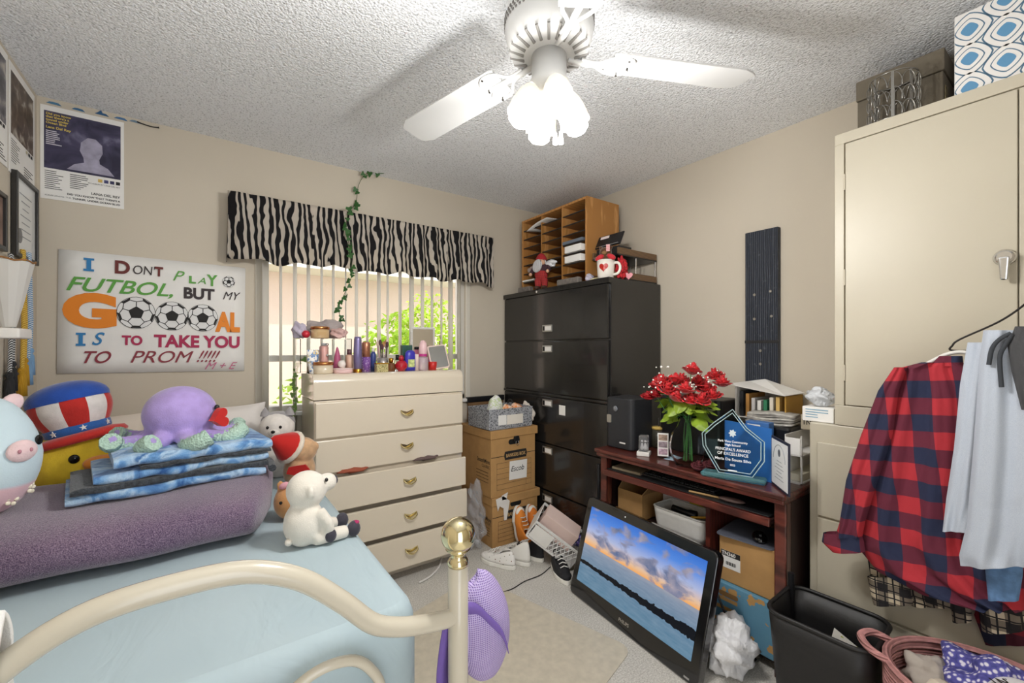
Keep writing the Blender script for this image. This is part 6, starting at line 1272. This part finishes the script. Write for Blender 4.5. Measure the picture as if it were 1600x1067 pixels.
# ================================================================== TV LEANING ON THE DESK
PL, PR = Vector((1.585, 1.69, 0)), Vector((1.515, .915, 0)); dT = (PR-PL); TWD = dT.length
tv = thing('television', 'black flat television standing on the floor showing a sunset seascape, leaning on the desk', 'television', PL, rot=(R_(-16), 0, math.atan2(dT.y, dT.x)))
tv.rotation_mode = 'XYZ'
TH = .505
M_TVB = P('tv_gloss', '#161618', .12, coat=.7)
MB().prism([(x+TWD/2, z+TH/2+.004) for x, z in rnd_poly(TWD, TH, .028)], 0, .045).build('bezel', M_TVB, tv, bevel=.006, seg=3)
MB().prism([(x+TWD/2, z+TH/2+.02) for x, z in rnd_poly(TWD*.7, TH*.7, .03)], .045, .075).build('back_cover', M_BLK, tv, bevel=.01)
sx0, sz0, sw, sh = .040, .082, TWD-.080, TH-.125
def tvs(t):
    x, y, z = t.xyz(); u = t.m('DIVIDE', t.m('SUBTRACT', x, sx0), sw); v = t.m('DIVIDE', t.m('SUBTRACT', z, sz0), sh)
    n1 = t.noise(9, 5, t.mapp(t.co(), scale=(1, 1, 1.9)), .5); n2 = t.noise(14, 4)
    skyb = t.ramp(v, [(.50, '#ffb466'), (.56, '#f2c9a4'), (.68, '#b9c3e6'), (.85, '#5b92ea'), (1, '#3f77d6')])
    cl = t.ramp(t.m('ADD', n1, t.m('MULTIPLY', t.m('SUBTRACT', .72, v), .10)), [(.47, '#000'), (.60, '#fff')])
    clc = t.ramp(n2, [(.3, '#5a6f98'), (.7, '#b3aab8')])
    sky = t.mix(cl, skyb, clc)
    sea = t.ramp(v, [(0, '#3f7796'), (.25, '#4d7796'), (.45, '#7b8ba3'), (.5, '#9a9aa6')])
    sea = t.mix(t.m('MULTIPLY', t.noise(60, 3, t.mapp(t.co(), scale=(.25, 1, 1.6))), .35), sea, '#c9d6e4')
    im = t.mix(t.m('GREATER_THAN', v, .50), sea, sky)
    rk = t.m('ADD', v, t.m('MULTIPLY', u, .02)); rock = t.m('LESS_THAN', t.m('ABSOLUTE', t.m('SUBTRACT', rk, .262)), t.m('MULTIPLY', t.noise(38, 3), t.m('ADD', .040, t.m('MULTIPLY', u, .06))))
    return t.mix(rock, im, '#15181f')
M_SCR = P('tv_screen', '#000', .25, emit=tvs, es=.50, spec=.3)
MB().box(sx0, -.0012, sz0, sx0+sw, .0, sz0+sh).build('screen', M_SCR, tv)
MB().text('PHILIPS', TWD/2, .038, .020, -.0006, 'CENTER', bold=.0003).build('brand_lettering', M_CHROME, tv)
MB().box(TWD-.06, -.0006, .015, TWD-.035, 0, .022).build('badge', M_CHROME, tv)
MB().ell((TWD*.36, -.001, TH-.020), (.004, .002, .004), 10, 6).build('sensor', P('white_dot', '#fff', .3), tv)
# ================================================================== FLOOR THINGS, RIGHT FRONT
C = Vector((1.505, 1.205, 0)); e1 = Vector((-.272, .962, 0)); e2 = Vector((-.962, -.272, 0))
ctr = C+e1*.47+e2*.44
tag(MB().slab(rnd_poly(.88, .94, .06), 0, .003, Matrix.Rotation(math.atan2(e2.y, e2.x)+PI, 4, 'Z')).build('chair_mat', P('clear_mat', '#cfc6b3', .35, vary=(30, .08), bump=(300, .25, .002)), loc=ctr+Vector((0, 0, .0015))), 'translucent beige vinyl chair mat on the floor', 'floor mat')
bc_ = thing('waste_basket', 'black plastic waste basket in front of the desk end', 'waste basket', (1.735, .566, 0), R_(2))
def wf(u, v, ins=0):
    pts = rnd_poly(.26, .30, .055, 5); n_ = len(pts); p = pts[int(round(u*n_)) % n_]; k = .80+.20*v-ins; return (p[0]*k, p[1]*k, .385*v)
nn = len(rnd_poly(.26, .30, .055, 5))
MB().grid(lambda u, v: wf(u, v), nn, 4, closed_u=True).add([wf(i/nn, .012) for i in range(nn)], [tuple(range(nn))]).build('tub', P('bin_black', '#1b1a1b', .5, bump=(200, .2, .001)), bc_, solid=.004)
MB().tube([wf(i/nn, 1) for i in range(nn)], .007, 8, True).build('rim', P('bin_black', '#1b1a1b', .5), bc_)
for i, (a, b, pl, c) in enumerate(((1235, 985, [(0, -.12), (.07, -.12), (.065, .02), (.0, .025)], M_PAPER), (1262, 992, [(0, -.12), (.05, -.12), (.05, .01), (0, .012)], M_PAPER), (1305, 990, [(-.02, -.12), (.09, -.12), (.075, .01), (-.01, .045)], P('juice_card', '#eeeade', .6, fn=lambda t: t.ramp(t.noise(24, 2), [(.5, '#efebe2'), (.58, '#b9bf3a'), (.66, '#3f7a3a')], True))))):
    q = on_z(a, b, .30); tag(MB().prism(pl, -.001, .001).build('scrap_paper', c, loc=(min(max(q.x, 1.68), 1.83), min(max(q.y, .50), .68), .27), rot=(R_(-12), R_(5*i), R_(-50-10*i))), ('left-hand', 'middle', 'green printed')[i]+' scrap of paper in the waste basket', 'paper', 'papers in the waste basket')
# rope basket with laundry
rb_ = thing('rope_basket', 'pink and cream rope laundry basket at the bottom right corner', 'basket', (1.70, .18, 0), R_(8))
M_RPK = P('pink_rope', '#c98f8c', .9, vary=(40, .15), bump=(0, .9, .01, lambda t: t.wave(30, 0, None, 'Z', 0))); M_RCR = P('cream_rope', '#ddcaa0', .9, vary=(40, .12), bump=(0, .9, .01, lambda t: t.wave(30, 0, None, 'Z', 0)))
def bk(k, z): return [(math.cos(t)*.19*k, math.sin(t)*.215*k, z) for t in [2*PI*i/40 for i in range(40)]]
c0_ = None
for i in range(21):
    z = .012+.019*i; k = .84+.16*math.sin(min(1, z/.36)*PI/2)
    MB().tube(bk(k, z), .0108, 6, True).build('coil', M_RPK if i >= 14 else M_RCR, rb_)
MB().slab([(x, y) for x, y, _ in bk(.83, 0)], .002, .014).build('base', M_RCR, rb_)
for s in (1, -1): MB().tube(spline([(-.06, s*.205, .392), (-.05, s*.25, .405), (0, s*.275, .408), (.05, s*.25, .405), (.06, s*.205, .392)], 6), .011, 8).build('handle', M_RPK, rb_)
BM = rb_.matrix_basis
def laundry(name, label, cat, loc, r, mat, seed, amp=.2): return crumple(name, label, cat, BM @ Vector(loc), r, mat, seed, amp, 'laundry in the rope basket')
M_FLO = P('floral_blue', '#5a5aa5', .9, fn=lambda t: t.ramp(t.voro(75), [(.25, '#e6e3ee'), (.42, '#5f5cab'), (.8, '#434489')]), bump=(24, .5, .01))
laundry('cream_laundry', 'cream cloth at the left of the rope basket', 'clothing', (-.07, .08, .25), (.10, .085, .065), P('cream_laundry', '#e6dac6', .95, bump=(16, .5, .02)), 51)
laundry('grey_laundry', 'grey cloth at the back of the rope basket', 'clothing', (.07, .12, .27), (.075, .06, .055), P('grey_laundry', '#b9b0a6', .95, bump=(16, .5, .02)), 52)
laundry('floral_garment', 'blue floral garment heaped in the middle of the rope basket', 'clothing', (.06, .0, .28), (.10, .10, .082), M_FLO, 53, .26)
laundry('black_floral_garment', 'dark floral garment at the right of the rope basket', 'clothing', (.05, -.12, .27), (.10, .07, .075), P('floral_dark', '#33304a', .9, fn=lambda t: t.ramp(t.voro(65), [(.2, '#d6cfe0'), (.35, '#33304a')])), 54, .2)
sk = thing('white_sock', 'white sock with black LNY LAND print on the laundry', 'sock', BM @ Vector((-.045, -.035, .385)), R_(-40), group='laundry in the rope basket')
MB().ell((0, 0, .03), (.085, .055, .028), 20, 12, warp=lambda v: v+Vector((0, .02*math.sin(v.x*20), .006*math.sin(v.x*30+v.y*30)))).build('sock', P('sock_white', '#e6e4e6', .9, bump=(120, .3, .002)), sk)
XM = Matrix.Translation((-.035, 0, .0595)) @ Matrix.Rotation(R_(-90), 4, 'X')
for i, s_ in enumerate(('LNY', 'LAND')): MB().text(s_, .0+.0*i, .012-.026*i, .028, 0, bold=.0008, M=XM, width=.06).build('lettering', M_INK, sk)
crumple('shopping_bag', 'white plastic shopping bag slumped behind the television', 'plastic bag', (1.715, .895, 0), (.10, .085, .105), P('white_plastic_bag', '#e9e9ec', .4, bump=(50, .7, .01)), 61, .24, fr=1.6)
tag(MB().tube(spline([(0, 0, .30), (-.015, -.06, .20), (-.02, -.12, .10), (.0, -.16, .03), (.06, -.16, .006)], 8), .005, 6).build('power_cable', M_BLK, loc=(1.805, 1.02, 0)), 'black power cables dropping from the desk beside the blue carton', 'cable')
q = [on_z(a, b, .004) for a, b in ((880, 872), (862, 884), (845, 898), (820, 908), (800, 920), (775, 928))]
o = MB().tube(spline([p-q[0] for p in q], 6), .0028, 6).build('floor_cable', M_BLK, loc=q[0]); tag(o, 'thin black cable curving across the floor in front of the shoes', 'cable')
q = [on_z(a, b, .008) for a, b in ((690, 872), (686, 885), (675, 898), (663, 906), (655, 910))]
tag(MB().tube(spline([p-q[0] for p in q], 6), .0055, 8).build('white_cable', M_WHT, loc=q[0]), 'white cable on the floor in front of the dresser', 'cable')
